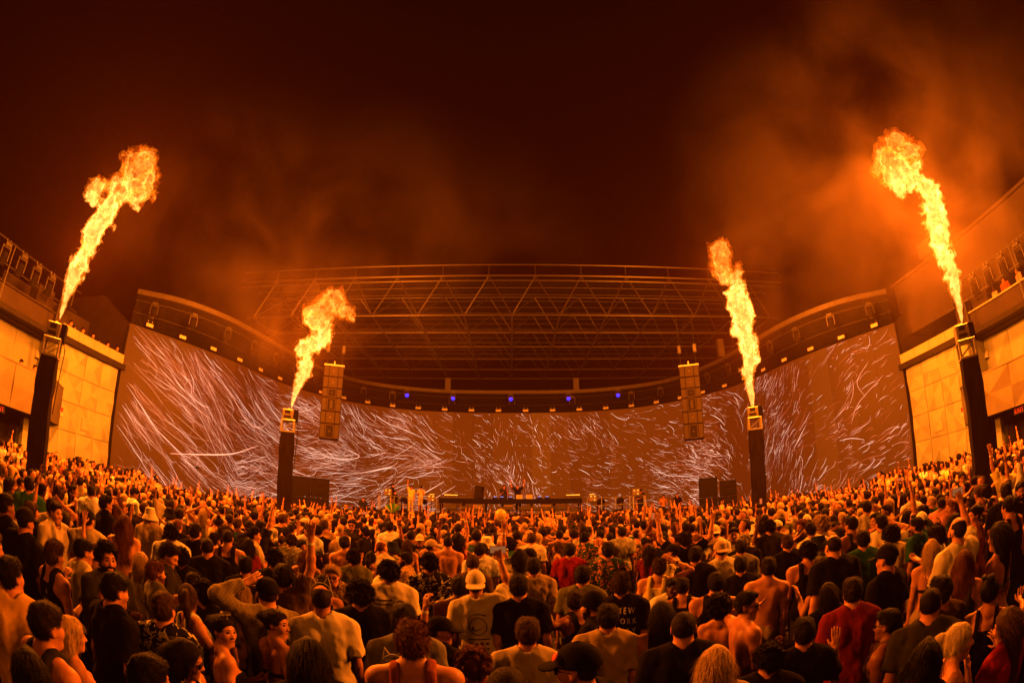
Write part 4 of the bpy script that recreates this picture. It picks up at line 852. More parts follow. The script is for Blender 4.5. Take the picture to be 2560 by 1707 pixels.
def hair_mesh(kind):
    """in the head's own frame, face towards +y"""
    if kind in HAIR: return HAIR[kind]
    r = .008; big = kind in ('long', 'wavy', 'pony', 'afro', 'bun', 'topknot')
    F = Field(arange(-.17, .17, r), arange(-.22, .15, r), arange(-.46 if kind in ('long', 'wavy') else -.27, .24, r)); G = np.meshgrid(*F.g, indexing='ij')
    X, Y, Z = G; g = {'buzz': .004, 'short': .012, 'swept': .016, 'curly': .024, 'afro': .05, 'long': .014, 'wavy': .02, 'pony': .009, 'bun': .009, 'topknot': .009, 'bald': .003}[kind]
    F.ell((0, -.012, .028), (.075 + g, .096 + g, .09 + g), .01)
    amp = {'buzz': .002, 'short': .008, 'swept': .012, 'curly': .03, 'afro': .035, 'long': .008, 'wavy': .02, 'pony': .006, 'bun': .006, 'topknot': .006, 'bald': .002}[kind]
    if kind == 'swept': F.ell((0, .04, .1), (.06, .055, .035), .03)
    if kind == 'short': F.ell((0, .01, .095), (.06, .08, .035), .03)
    # hairline: cut away face, ears and nape
    front = .06 if kind in ('bun', 'topknot', 'pony', 'long', 'wavy') else .046
    top = Y - (front + np.clip(Z - .03, 0, .1) * .62)            # the forehead line leans forward with height
    nape = (-.055 if kind != 'bald' else -.05) - Z + np.clip(Y + .02, 0, .2) * .75
    if kind == 'bald': top = np.maximum(Y - .015, Z - .078 - np.clip(-.06 - Y, 0, .05) * .4 + np.clip(Y, -.05, .05) * .5)
    cut = np.maximum(top, nape)
    ear = np.maximum(.062 - np.abs(X), np.maximum(Z - .02, np.maximum(-.035 - Y, -1)))
    side = np.where((np.abs(X) > .05) & (Z < .028) & (Y > -.035), .01, -1) if not big and kind not in ('curly',) else np.where((Y > .03) & (Z < .0), .01, -1)
    F.f = np.maximum(F.f, np.maximum(cut if kind not in ('long', 'wavy') else top, side))
    if kind in ('long', 'wavy'):
        F.ell((0, -.055, -.06), (.088, .06, .11), .04); F.cap((0, -.085, -.1), (0, -.075, -.38), .085, .07 if kind == 'long' else .09, .03, (1.15, .5, 1))
        for s in (-1, 1): F.cap((s * .07, -.03, .0), (s * .085, -.045, -.3), .032, .025, .03)
        F.f = np.maximum(F.f, np.where((Y > .045) & (Z < .02), .01, -1)); F.f = np.maximum(F.f, np.where((Y > -.02) & (np.abs(X) < .058) & (Z < -.02), .01, -1))
    if kind == 'pony': F.ell((0, -.12, .05), (.03, .03, .03), .015); F.cap((0, -.14, .05), (0, -.17, -.05), .03, .034, .02); F.cap((0, -.17, -.05), (0, -.16, -.2), .034, .014, .02)
    if kind == 'bun': F.ell((0, -.12, .045), (.047, .04, .045), .01)
    if kind == 'topknot': F.ell((0, -.055, .135), (.042, .042, .036), .01)
    if kind == 'afro': F.ell((0, -.02, .05), (.125, .135, .115), .03); F.f = np.maximum(F.f, np.where((Y > .06) & (Z < .06), .01, -1)); F.f = np.maximum(F.f, np.where(Z < -.075, .01, -1))
    fq = {'curly': 38, 'afro': 32, 'wavy': 16}.get(kind, 24)
    st = .35 if kind in ('long', 'wavy', 'pony') else 1.
    F.f += amp * (vnoise(X * fq + 5, Y * fq, Z * fq * st) - .5) * 1.6 + amp * .6 * (vnoise(X * fq * 2.3, Y * fq * 2.3 + 4, Z * fq * 2.3 * st) - .5)
    V, Q = F.nets(); seed = len(HAIR)
    if kind in ('long', 'wavy', 'pony'): fl = lambda p, n: np.stack([p[:, 0] * .6, -.15 - .6 * (p[:, 2] > .05), -np.ones(len(p))], 1)
    elif kind in ('afro', 'curly'): fl = lambda p, n: n + np.random.RandomState(3).normal(0, .8, n.shape)
    elif kind in ('swept',): fl = lambda p, n: np.stack([.4 + 0 * p[:, 0], -.7 + 0 * p[:, 0], .25 - (p[:, 2] < .05)], 1)
    elif kind in ('bun', 'topknot'): fl = lambda p, n: np.stack([-p[:, 0] * 3, -1. + 0 * p[:, 0], .05 - p[:, 2] * 4], 1)
    else: fl = lambda p, n: np.stack([p[:, 0] * 1.5, p[:, 1] * 2 + .2, -.3 - (p[:, 2] < .06) * .8], 1)
    nb, ln, lf, w = {'buzz': (900, .006, .003, .002), 'short': (3000, .017, .005, .0014), 'swept': (2600, .032, .01, .0016), 'curly': (3800, .014, .009, .0018), 'afro': (4200, .015, .01, .0018),
                     'long': (4200, .11, .004, .0013), 'wavy': (4200, .09, .008, .0015), 'pony': (2400, .05, .004, .0013), 'bun': (1800, .042, .003, .0013), 'topknot': (1800, .042, .003, .0013), 'bald': (300, .006, .003, .002)}[kind]
    P, Fb = blades(V, Q, nb, ln, fl, lf, w, seed)
    HAIR[kind] = np_mesh('hair_' + kind, np.concatenate([V, P]), np.concatenate([Q, Fb + len(V)]), [None]); return HAIR[kind]
def hat_mesh(kind):
    if kind in HAIR: return HAIR[kind]
    r = .008; F = Field(arange(-.2, .2, r), arange(-.2, .24, r), arange(-.06, .2, .007)); X, Y, Z = np.meshgrid(*F.g, indexing='ij')
    if kind == 'cap':
        F.ell((0, -.008, .035), (.088, .11, .105), .01); F.f = np.maximum(F.f, .03 - Z)
        brim = np.maximum(np.sqrt((X / 1.0) ** 2 + ((Y - .085) * .82) ** 2) - .085, np.abs(Z - (.036 - 2.2 * X ** 2 - .25 * (Y - .09))) - .006); F.f = np.minimum(F.f, np.maximum(brim, .07 - Y))
        F.ell((0, -.008, .142), (.01, .01, .006), .003)
    elif kind == 'bucket':
        rr = np.sqrt((X / .8) ** 2 + ((Y + .005) / 1.0) ** 2); F.f = np.maximum(rr - (.118 - (Z - .04) * .22), np.maximum(Z - .145, .03 - Z)); sk = np.abs(rr - (.122 + (.045 - Z) * .75)) - .007
        F.f = np.minimum(F.f, np.maximum(sk, np.maximum(Z - .05, -.025 - Z)))
    elif kind == 'beanie':
        F.ell((0, -.012, .035), (.087, .108, .11), .01); F.f = np.maximum(F.f, .0 - Z + Y * .25); F.f += .004 * np.sin(np.arctan2(Y, X) * 40) * .5
        cuff = np.maximum(np.abs(np.sqrt((X / .79) ** 2 + ((Y + .01) / 1.) ** 2) - .108) - .01, np.abs(Z - Y * .25 - .022) - .025); F.f = np.minimum(F.f, cuff)
    V, Q = F.nets(); HAIR[kind] = np_mesh('hat_' + kind, V, Q, [None]); return HAIR[kind]
def acc_mesh(kind):
    if kind in HAIR: return HAIR[kind]
    m = MB()
    if kind in ('glasses', 'shades_up'):
        y0, z0 = (.1, .006) if kind == 'glasses' else (.055, .118)
        for s in (-1, 1):
            m.box((s * .034, y0 - .004, z0 - .004), (.052, .008, .034), M=Matrix.Rotation(R(-s * 8), 3, 'Z'), bev=.003)
            m.tube((s * .06, y0 - .008, z0 + .006), (s * .082, -.01, z0 + (.006 if kind == 'glasses' else -.05)), .0025, 5)
        m.box((0, y0 + .001, z0 + .004), (.02, .006, .006))
    elif kind == 'cat_ears':
        pts = [(.092 * math.sin(a), -.005, .03 + .108 * math.cos(a)) for a in np.linspace(-1.5, 1.5, 15)]; m.path(pts, .004, 6)
        for s in (-1, 1): m.path([(s * .028, -.005, .134), (s * .062, -.003, .185), (s * .078, -.005, .1)], .004, 6)
    elif kind == 'headphones':
        pts = [(.092 * math.sin(a), -.005, .02 + .118 * math.cos(a)) for a in np.linspace(-1.6, 1.6, 15)]; m.path(pts, .008, 6)
        for s in (-1, 1): m.tube((s * .078, -.005, -.005), (s * .1, -.005, -.005), .036, 12)
    HAIR[kind] = m.mesh(kind, [None]); return HAIR[kind]
# ---- materials of people
SKIN = {'light': (.54, .235, .13), 'tan': (.43, .175, .09), 'olive': (.33, .125, .062), 'brown': (.18, .066, .032), 'dark': (.08, .03, .016)}
for k, c in SKIN.items(): mat('skin_' + k, c, .5, 0, .3, .1, 18, .12, 300)
HCOL = {'black': (.006, .004, .0035), 'dark': (.012, .007, .004), 'brown': (.045, .022, .01), 'auburn': (.11, .035, .014), 'blond': (.42, .27, .12), 'pale': (.6, .47, .3)}
for k, c in HCOL.items(): mat('hair_' + k, c, .6, 0, .08, .45, 60, .5, 160, stretch=(1, 1, .25))
CLOTH = {'white': (.78, .76, .72), 'cream': (.72, .64, .48), 'black': (.007, .006, .006), 'charcoal': (.022, .02, .02), 'grey': (.2, .19, .18), 'tan': (.42, .31, .19), 'sand': (.56, .46, .32), 'olive': (.13, .13, .05),
         'green': (.02, .085, .04), 'teal': (.02, .1, .1), 'navy': (.014, .02, .05), 'maroon': (.16, .012, .012), 'red': (.28, .012, .012), 'rust': (.3, .08, .025), 'brown': (.09, .05, .028), 'mustard': (.5, .3, .05), 'yellow': (.75, .62, .2), 'pink': (.6, .25, .25), 'denim': (.06, .09, .16), 'blue': (.05, .12, .3)}
for k, c in CLOTH.items(): mat('cloth_' + k, c, .9, 0, .06, .1, 9, .35, 220)
def pattern(name, kind, a, b):
    m = mat('cloth_' + name, a, .9, 0, .06, .05); nt = m.node_tree; bs = nt.nodes['Principled BSDF']; tc = nt.nodes['Texture Coordinate']
    mx = nt.nodes.new('ShaderNodeValToRGB'); mx.color_ramp.interpolation = 'CONSTANT'; e = mx.color_ramp.elements; e[0].color = (*a, 1); e[1].color = (*b, 1); e[0].position = 0; e[1].position = .55
    if kind == 'stripe':
        t = nt.nodes.new('ShaderNodeTexWave'); t.inputs['Scale'].default_value = 14; t.bands_direction = 'Z'; out = t.outputs['Fac']
    elif kind == 'check':
        t = nt.nodes.new('ShaderNodeTexChecker'); t.inputs['Scale'].default_value = 62; out = t.outputs['Fac']
    elif kind == 'spots':
        t = nt.nodes.new('ShaderNodeTexVoronoi'); t.inputs['Scale'].default_value = 42; out = t.outputs['Distance']; e[1].position = .4
    else:
        t = nt.nodes.new('ShaderNodeTexNoise'); t.inputs['Scale'].default_value = 17; t.inputs['Detail'].default_value = 2.5; t.inputs['Distortion'].default_value = 1.6; out = t.outputs['Fac']
    nt.links.new(tc.outputs['Object'], t.inputs['Vector']); nt.links.new(out, mx.inputs[0]); nt.links.new(mx.outputs[0], bs.inputs['Base Color'])
pattern('floral', 'leaf', (.012, .012, .012), (.55, .5, .36)); pattern('tropical', 'leaf', (.02, .05, .03), (.55, .2, .05)); pattern('lightfloral', 'leaf', (.66, .55, .32), (.08, .07, .04))
pattern('striped', 'stripe', (.02, .02, .02), (.6, .56, .48)); pattern('checked', 'check', (.03, .03, .03), (.66, .62, .55)); pattern('leopard', 'spots', (.05, .03, .015), (.42, .28, .13)); pattern('plaid', 'check', (.3, .25, .16), (.2, .165, .1))
mat('lips', (.33, .1, .08), .4); mat('shades', (.008, .008, .008), .12, 0, .6, .05); mat('gold', (.6, .42, .15), .3, 1.); mat('whiteband', (.75, .72, .66), .6)
def slots(o, ms):
    for i, m in enumerate(ms): o.material_slots[i].link = 'OBJECT'; o.material_slots[i].material = m
PEOPLE = []; _pr = random.Random(77)
GARMENT = {'tee': 'tee', 'long': 'long-sleeved top', 'tank': 'tank top', 'bra': 'bralette'}
def person(x, y, h, heading, pose, top='tee', color='black', hair='short', hcol='dark', skin='tan', label=None, hat=None, hatcol='black', acc=(), beard=False, mirror=False, z=0., bottom=('long', 'navy'), group='crowd on the dance floor', hatrot=0.):
    b, la, ra, yaw, pit = POSE[pose]
    o = bpy.data.objects.new('person', body_mesh(pose)); COL.objects.link(o); k = h / 1.75
    o.location = (x, y, z); wd = k * _pr.uniform(.92, 1.04); o.rotation_euler = (R(_pr.gauss(-1, 2.6)), R(_pr.gauss(0, 2.6)), -R(heading)); o.scale = (-wd if mirror else wd, wd, k)
    sk = MATS['skin_' + skin]; slots(o, [sk, MATS['hair_dark' if hcol in ('blond', 'pale') else 'hair_' + hcol], MATS['lips'] if b == 'f' else sk, MATS['hair_' + hcol] if beard else sk])
    tag(o, label, 'person', group)
    if top: c = link('shirt', shirt_mesh(pose, top), o); slots(c, [MATS['cloth_' + color]])
    c = link('trousers' if bottom[0] == 'long' else 'shorts', pants_mesh(b, bottom[0]), o); slots(c, [MATS['cloth_' + bottom[1]]])
    Hm = Matrix.Translation((0, .012, HZ)) @ (Matrix.Rotation(R(yaw), 4, 'Z') @ Matrix.Rotation(R(pit), 4, 'X'))
    def onhead(n, me, m, ex=None): c = link(n, me, o); c.matrix_local = Hm @ (ex or Matrix.Identity(4)); slots(c, [m]); return c
    if hat and hair in ('short', 'swept', 'curly', 'afro', 'bald'): hair = 'buzz'
    if hair: onhead('hair', hair_mesh(hair), MATS['hair_' + hcol])
    if hat: onhead('hat', hat_mesh(hat), MATS['cloth_' + hatcol], Matrix.Rotation(R(hatrot), 4, 'Z') @ Matrix.Scale(1.09, 4))
    for a in acc:
        if a in ('glasses', 'shades_up'): onhead('sunglasses', acc_mesh(a), MATS['shades'])
        elif a == 'cat_ears': onhead('headband', acc_mesh(a), MATS['whiteband'])
        elif a == 'headphones': onhead('headphones', acc_mesh(a), MATS['shades'])
    PEOPLE.append(o); return o
HEROES = [  # x, y, height, heading, pose, top, colour, hair, hair colour, skin, extras, label
(-2.13,1.37,1.666,5,'m_stand','tank','charcoal','short','dark','tan','','person in dark tank top in profile at the bottom left corner'),
(-1.86,1.06,1.577,-60,'f_stand','tee','black','long','black','tan','','person in black seen from behind, cut off by the bottom left corner'),
(-2.35,1.74,1.484,32,'f_stand','bra','pink','long','blond','light','','person in pale strapless top turned right beside the dark tank top'),
(-2.46,2.14,1.709,13,'m_stand','tee','black','short','black','light','','tall person in plain black tee in profile at the lower left'),
(-2.99,2.77,1.772,103,'m_chest','long','charcoal','curly','black','tan','beard','person in charcoal long sleeves looking back toward the camera'),
(-3.71,2.92,1.670,18,'m_stand','tee','sand','short','black','tan','','person in beige tee in profile behind the tall black tee'),
(-3.54,2.54,1.659,6,'m_chest','tank','black','swept','brown','light','print_fu','person in sleeveless black top with white letters, hands raised to chest'),
(-2.74,1.61,1.694,-50,'m_point','tee','mustard','short','black','tan','','person at the left edge pointing with a wristbanded raised arm'),
(-2.12,2.46,1.645,-16,'m_stand','long','floral','short','brown','light','','person in black and white leaf print shirt at lower left'),
(-1.72,2.02,1.574,80,'f_chest','tank','floral','long','black','tan','glasses','person in sunglasses and leaf print dress near the bottom left'),
(-2.06,2.92,1.641,27,'f_cup','tank','white','pony','brown','light','','person in white top with black strap holding a plastic cup'),
(-1.72,2.58,1.548,46,'f_side','bra','black','bun','black','light','shades_up,mirror','person in black straps with sunglasses pushed up, bottom left'),
(-1.40,1.40,1.659,25,'m_stand','tee','brown','short','black','tan','','person in brown whose head rises from the bottom edge at left'),
(-3.37,3.99,1.690,55,'m_look_down','tee','charcoal','swept','dark','light','shades_up','person in charcoal tee with raised sunglasses looking down'),
(-3.13,3.61,1.553,29,'m_stand','tee','grey','swept','auburn','light','beard','person in grey tee in profile above the leaf print shirt'),
(-5.45,6.13,1.775,-42,'m_stand','tee','tan','short','brown','tan','bucket:cream','person in cream bucket hat and tan tee seen from behind'),
(-4.77,4.16,1.783,-29,'m_stand','tee','sand','buzz','dark','light','cap:black','person in black cap and beige tee at the left'),
(-4.57,4.60,1.780,-45,'f_stand','bra','rust','wavy','auburn','light','','person in backless rust top seen from behind at left'),
(-5.87,5.47,1.867,18,'m_stand','tee','black','swept','black','tan','glasses','person in black tee and spectacles behind the cream bucket hat'),
(-5.05,3.73,1.791,86,'m_stand','tee','sand','short','dark','light','','person in beige tee turned to face the camera at left'),
(-4.97,2.92,1.800,0,'m_stand','tee','black','short','black','brown','','person in black tee at the left edge below the outer tower'),
(-4.55,2.90,1.773,-13,'m_stand','tee','black','short','black','tan','cap:black','person in black cap and black tee near the left edge'),
(-6.79,4.47,1.880,-52,'m_stand','tee','green','short','black','tan','','person in green tee seen from behind beside the left outer tower'),
(-7.67,6.71,1.865,-49,'m_stand','tee','white','short','black','tan','','person in plain white tee with back turned at the left'),
(-4.25,5.74,1.780,-7,'m_stand','tee','black','short','dark','light','','person in black tee behind the buzzed head at left'),
(-3.35,4.91,1.744,-34,'m_stand','tee','black','buzz','dark','light','','person with shaved head and plain black tee seen from behind'),
(-3.74,5.83,1.775,-23,'m_stand','tank','black','buzz','dark','tan','','person in black tank with straps over bare shoulders at left'),
(-4.26,5.25,1.733,-29,'m_stand','tee','white','curly','black','tan','','person in white tee right of the cream bucket hat'),
(-6.47,8.94,1.780,-36,'f_head','tank','sand','long','blond','light','','person with both hands on head in a sand coloured top'),
(-2.73,3.54,1.555,-18,'m_stand','tank','tan','short','black','tan','','person in tan tank just left of the ponytail and cup'),
(-2.36,3.26,1.604,-26,'m_stand','tee','charcoal','curly','black','tan','','person in charcoal tee behind the white top with black strap'),
(-2.26,3.70,1.587,-31,'f_stand','tank','brown','long','blond','light','shades_up','person in brown top with sunglasses on head seen from behind'),
(-2.71,4.64,1.651,-30,'m_stand','tee','black','short','black','tan','','person in black tee just left of the plaid shirt'),
(-3.79,6.27,1.629,-31,'f_stand','tee','maroon','wavy','black','tan','','person in maroon behind the black tees at left centre'),
(-7.84,4.54,1.740,40,'f_chest','tee','charcoal','long','black','tan','','person in charcoal top facing right at the left edge'),
(-8.74,7.05,1.751,9,'f_side','tank','black','pony','black','light','mirror','person in black tank with ponytail beside the left outer tower'),
(-9.70,7.94,1.880,-46,'m_stand','tee','tan','short','black','tan','','person in tan tee beyond the black ponytail tank'),
(-8.25,8.58,1.926,26,'m_look_down','tee','white','short','black','tan','','person in white tee looking down beyond the bucket hat'),
(-7.28,8.31,1.980,-36,'m_stand','tee','sand','short','black','tan','','person in sand tee right behind the cream bucket hat'),
(-3.38,4.44,1.620,-27,'m_stand','tee','black','curly','black','brown','','person in black tee below the shaved head at left'),
(-1.87,3.91,1.750,-6,'m_arm_up','tee','brown','short','black','tan','print_2020','person in brown printed tee with right arm straight up'),
(-1.77,3.30,1.697,-48,'m_head','long','plaid','short','dark','light','cap:black','person in plaid shirt with a hand on a black cap'),
(-1.52,2.96,1.569,33,'f_side','bra','black','bun','dark','light','mirror','person in thin black straps with bun, bottom left centre'),
(-1.25,3.33,1.754,-21,'m_stand','tee','cream','bald','dark','tan','cat_ears','person in plain cream tee wearing a cat ear headband'),
(-1.72,4.63,1.616,-20,'f_stand','tank','black','bun','black','tan','','person in black tank behind the cat ear headband'),
(-1.82,5.29,1.620,159,'m_chest','tee','leopard','swept','blond','light','glasses','person in sunglasses facing the camera in spotted shirt'),
(-1.17,3.86,1.735,-17,'m_stand','tee','black','curly','black','tan','','broad person in plain black tee right of the cat ears'),
(-1.18,4.69,1.774,-14,'m_stand','tee','cream','curly','black','tan','print_box','person in cream tee with printed boxes across the back'),
(-0.89,2.07,1.696,-23,'f_stand','tee','black','long','black','tan','','person in black at the bottom edge below the cream tee'),
(-0.64,3.18,1.704,-11,'m_stand','tee','grey','short','black','tan','','person in heathered grey tee near the bottom centre'),
(-0.46,2.44,1.744,-6,'m_stand','tank','rust','swept','auburn','light','','person in rust tank filling the bottom centre edge'),
(-0.71,2.77,1.480,-4,'f_stand','tank','black','bun','black','tan','cat_ears','person with cat ear headband and bun at the bottom edge'),
(-0.58,4.65,1.669,-7,'m_stand','','black','short','black','brown','','shirtless person seen from behind left of the cream hat'),
(-0.88,5.70,1.788,-9,'m_stand','long','floral','curly','black','tan','','person in black shirt with pale leaves, centre left'),
(-1.47,7.12,1.620,-92,'m_stand','tee','leopard','short','black','tan','beard','person in spotted shirt in profile facing left'),
(-0.22,4.43,1.760,-3,'m_phone','tee','cream','buzz','dark','tan','cap:cream,back,print_smile','person in cream cap and printed cream tee filming with phone'),
(-0.49,3.59,1.508,42,'m_fist','tee','black','short','black','tan','cap:black,mirror','person in black cap with a raised fist'),
(-0.48,6.22,1.715,16,'m_look_down','tee','brown','short','brown','light','print_text','person in brown tee with dark lettering on the back'),
(-1.90,6.74,1.633,14,'f_chest','bra','black','pony','black','tan','','person in strapless black top left of the spotted shirt'),
(-2.02,6.33,1.674,-18,'m_stand','tee','olive','curly','black','tan','','person in olive tee in the centre left crowd'),
(-2.42,7.35,1.763,-18,'m_stand','','black','short','dark','light','','shirtless person with back turned in the centre left crowd'),
(-3.49,8.79,1.799,-12,'m_head','tee','black','short','black','tan','','person in black tee scratching head near the inner left tower'),
(-3.10,8.50,1.583,-20,'f_stand','tank','white','long','blond','light','','person in white tank with back turned, left of centre'),
(-1.02,8.06,1.831,-7,'m_stand','','black','buzz','black','light','','shirtless person in the crowd left of the balloon'),
(-1.30,8.52,1.713,51,'m_stand','tee','tan','short','brown','light','cap:tan','person in tan cap in profile left of centre'),
(-0.91,9.81,1.788,-15,'f_arm_up','tank','maroon','wavy','black','tan','','person in maroon tank with one arm up near the balloon'),
(-0.41,7.74,1.751,-3,'m_stand','tee','white','short','black','tan','','person in white tee with dark bag strap at the centre'),
(-3.63,8.40,1.842,-13,'m_stand','tee','white','buzz','dark','light','','person in white tee right of the inner left tower'),
(-3.61,7.49,1.669,-16,'m_stand','tee','striped','curly','brown','light','','person in striped tee at the foot of the inner left tower'),
(-3.54,8.00,1.588,146,'f_chest','bra','rust','long','black','light','','person facing the camera below the inner left tower'),
(-2.80,6.31,1.603,-14,'f_stand','tank','tan','wavy','auburn','light','','person in tan tank below the one facing the camera'),
(-0.15,2.78,1.480,-3,'f_stand','tee','rust','afro','auburn','tan','','person in rust top with head at the bottom edge, centre right'),
(-2.49,5.01,1.717,-16,'m_stand','tee','charcoal','curly','black','tan','','person in charcoal tee behind the raised arm and brown tee'),
(-2.60,10.80,1.876,-14,'m_stand','tee','white','short','black','tan','','person in white tee below the left speaker column'),
(-3.18,10.48,1.728,-87,'m_stand','tee','black','swept','black','light','beard','person in black tee in profile facing left, mid crowd'),
(-3.78,11.79,1.815,157,'m_chest','tee','charcoal','short','black','tan','glasses','person in charcoal tee and sunglasses facing the camera, mid crowd'),
(-2.97,11.55,1.705,-14,'f_arm_up','tank','cream','bun','brown','light','','person in cream tank holding up a hand fan'),
(0.06,3.13,1.635,1,'m_stand','tee','sand','short','brown','light','','person in light tan tee with hand up, bottom right of centre'),
(0.17,4.30,1.749,7,'m_stand','tee','black','short','black','light','','broad person in black tee with small collar mark, centre'),
(0.67,5.07,1.718,23,'m_stand','tee','olive','short','black','tan','','person in olive yellow tee right of the broad black tee'),
(1.01,4.44,1.735,21,'m_stand','tee','black','swept','brown','light','print_nyc','person in black tee printed NEW YORK CITY'),
(0.64,3.54,1.620,10,'m_stand','tee','tan','short','black','tan','','person in plain tan tee below NEW YORK CITY'),
(0.67,3.98,1.620,-65,'m_stand','long','black','short','black','light','beanie:black,beard','person in black beanie in profile facing left'),
(0.44,2.22,1.725,-57,'m_stand','long','black','short','dark','light','cap:black,glasses,patch','person in black cap with red patch and glasses, bottom edge'),
(1.62,5.20,1.489,189,'m_chest','tee','white','short','black','dark','','person in white tee facing the camera right of NEW YORK CITY'),
(1.06,3.37,1.629,17,'f_stand','tank','black','long','black','tan','','person in black tank with back turned, right of the tan tee'),
(1.07,2.87,1.686,20,'m_stand','tee','black','buzz','dark','light','print_photo','person in black tee with a photo print on the back'),
(1.78,4.27,1.639,23,'m_stand','tank','black','short','black','tan','','person in black tank right of the white tee'),
(1.73,4.75,1.538,30,'m_stand','tank','black','short','black','tan','','person in black tank between white tee and sleeveless neighbour'),
(1.77,3.86,1.503,35,'f_stand','bra','black','afro','black','tan','','person in backless top below the black tank, right of centre'),
(1.74,3.42,1.620,89,'m_elbow','','black','short','black','tan','glasses,mirror','shirtless person in sunglasses with elbow raised'),
(1.04,2.19,1.609,25,'f_stand','tee','tan','long','blond','light','','person with pale top at the bottom edge, right of centre'),
(1.38,2.45,1.480,29,'m_stand','tee','black','curly','black','tan','','person in black at the bottom edge left of the flat raised palm'),
(2.25,5.86,1.742,31,'m_stand','tee','black','short','black','tan','','person in black tee behind the two black tanks'),
(1.62,5.68,1.664,26,'m_head','tank','yellow','swept','brown','light','','person in yellow tank with an arm bent over the head'),
(2.67,6.03,1.741,4,'m_stand','tee','cream','buzz','dark','light','cap:tan,back,print_ny','person in backward tan cap and cream tee'),
(3.04,6.38,1.698,26,'m_stand','tee','grey','short','dark','light','','person in grey tee beside the backward tan cap'),
(2.52,5.07,1.634,26,'m_stand','tee','black','short','black','tan','','person in black tee below the grey tee, right of centre'),
(2.46,4.59,1.670,28,'m_stand','','black','short','dark','light','','shirtless person with necklace at the right of centre'),
(1.31,6.61,1.830,16,'m_stand','tee','tropical','short','black','tan','','person in colourful dark floral shirt at the centre right'),
(0.85,7.54,1.744,16,'m_stand','tee','red','short','black','tan','','person in red tee at the centre of the crowd'),
(0.33,5.76,1.742,3,'m_stand','tee','tan','short','black','tan','','person in tan tee left of the olive yellow tee'),
(0.37,9.35,1.802,12,'m_stand','tee','cream','short','brown','light','','person in cream tee at centre below the stage'),
(0.11,6.51,1.780,1,'f_arm_up','tee','lightfloral','long','black','tan','mirror','person in leaf pattern shirt making a peace sign'),
(2.66,7.53,1.810,19,'m_arms_up','tee','black','swept','dark','light','','person in black tee with both arms in the air'),
(3.66,7.93,1.760,195,'m_stand','tee','sand','short','black','light','','person in sand tee facing the camera, right of centre'),
(3.47,6.88,1.708,27,'m_stand','tee','black','curly','pale','light','','person in black tee with bleached curls at the right'),
(2.33,7.29,1.643,-52,'m_stand','tee','lightfloral','short','dark','light','cap:black,glasses','person in cap and yellow floral shirt facing left'),
(2.18,6.34,1.491,19,'f_stand','tank','red','bun','black','tan','','person in red tank with bun, right of the yellow tank'),
(0.98,10.13,1.556,-75,'f_stand','tank','tan','wavy','brown','light','','person in tan tank in profile left of the red tee'),
(2.19,10.10,1.810,22,'m_stand','tee','checked','short','black','tan','','person in checked shirt behind the dark floral shirt'),
(3.02,7.31,1.663,82,'f_stand','tank','tan','bun','blond','light','','person in tan tank with headband left of the tan cap'),
(3.28,7.72,1.830,23,'m_stand','tee','white','buzz','dark','light','cap:cream,back','person in cream headwear right of the raised arms'),
(1.43,9.34,1.811,39,'m_stand','tee','tropical','short','black','tan','','person in small floral shirt left of the dark floral shirt'),
(2.29,2.78,1.648,29,'m_stand','tee','maroon','short','dark','light','','person in maroon tee seen from behind at the right'),
(1.77,2.60,1.535,24,'m_palm','tee','black','short','black','tan','','person in black tee with flat raised palm below the maroon tee'),
(2.30,1.94,1.638,50,'m_stand','tee','charcoal','buzz','black','tan','','person in charcoal tee with cropped head at lower right'),
(2.13,1.56,1.526,129,'f_stand','bra','black','pony','pale','light','','person with bare shoulders in profile at the bottom right'),
(1.73,1.63,1.567,47,'f_stand','tee','black','wavy','black','tan','','person in black at the bottom edge between two profiles'),
(2.26,2.34,1.480,-31,'m_stand','tank','brown','short','black','brown','glasses','person in glasses looking up left beside the flat raised palm'),
(3.02,3.18,1.736,-11,'m_stand','tee','black','short','black','tan','cap:black','person in black cap and tee looking up left at right'),
(3.91,4.66,1.718,30,'m_stand','tee','green','short','black','tan','','person in dark green tee behind the balding head'),
(3.00,3.85,1.854,13,'m_stand','tee','black','bald','dark','light','','balding person in black tee at the right'),
(3.09,4.26,1.572,-24,'m_chest','tank','charcoal','wavy','dark','light','','person in charcoal tank in profile left of the maroon tee'),
(3.19,4.75,1.715,24,'m_stand','tank','black','curly','black','tan','','person in black tank with bare shoulders at the right'),
(3.58,5.76,1.728,12,'m_stand','tee','black','short','brown','light','beard','person in black tee left of the bare shouldered tank'),
(3.67,2.91,1.843,12,'m_phone','tee','cream','bald','dark','light','beard','bald person in patterned cream shirt holding a phone high'),
(5.04,4.68,1.675,-13,'m_stand','tee','green','short','black','tan','','person in green tee in profile below the held phone'),
(3.83,3.35,1.619,39,'f_stand','bra','black','long','blond','light','','person in backless black top at the right'),
(3.43,2.58,1.608,53,'f_stand','tank','charcoal','wavy','auburn','light','','person in dark strap dress seen from behind at right'),
(2.75,2.32,1.620,10,'m_stand','tee','brown','short','black','tan','','person in brown tee beside the dark strap dress'),
(3.85,2.46,1.735,-8,'f_stand','bra','olive','long','black','tan','','person in open backed olive top in profile at right edge'),
(3.04,1.98,1.520,57,'f_stand','tank','black','topknot','black','tan','','person in black tank with hair clip at the right edge'),
(5.18,3.72,1.722,-11,'f_side','tank','rust','bun','black','tan','','person in rust tank in profile at the right'),
(2.58,3.42,1.520,7,'f_stand','tee','black','long','black','tan','','person in black top directly left of the maroon tee'),
(4.42,6.13,1.791,26,'m_stand','tee','white','short','black','tan','','person in white tee seen from behind at the right'),
(4.19,7.23,1.841,30,'m_stand','tee','charcoal','curly','black','tan','','person in charcoal tee at the foot of the inner right tower'),
(4.66,4.83,1.620,34,'m_stand','tee','sand','afro','black','tan','','person in sand tee left of the green profile tee'),
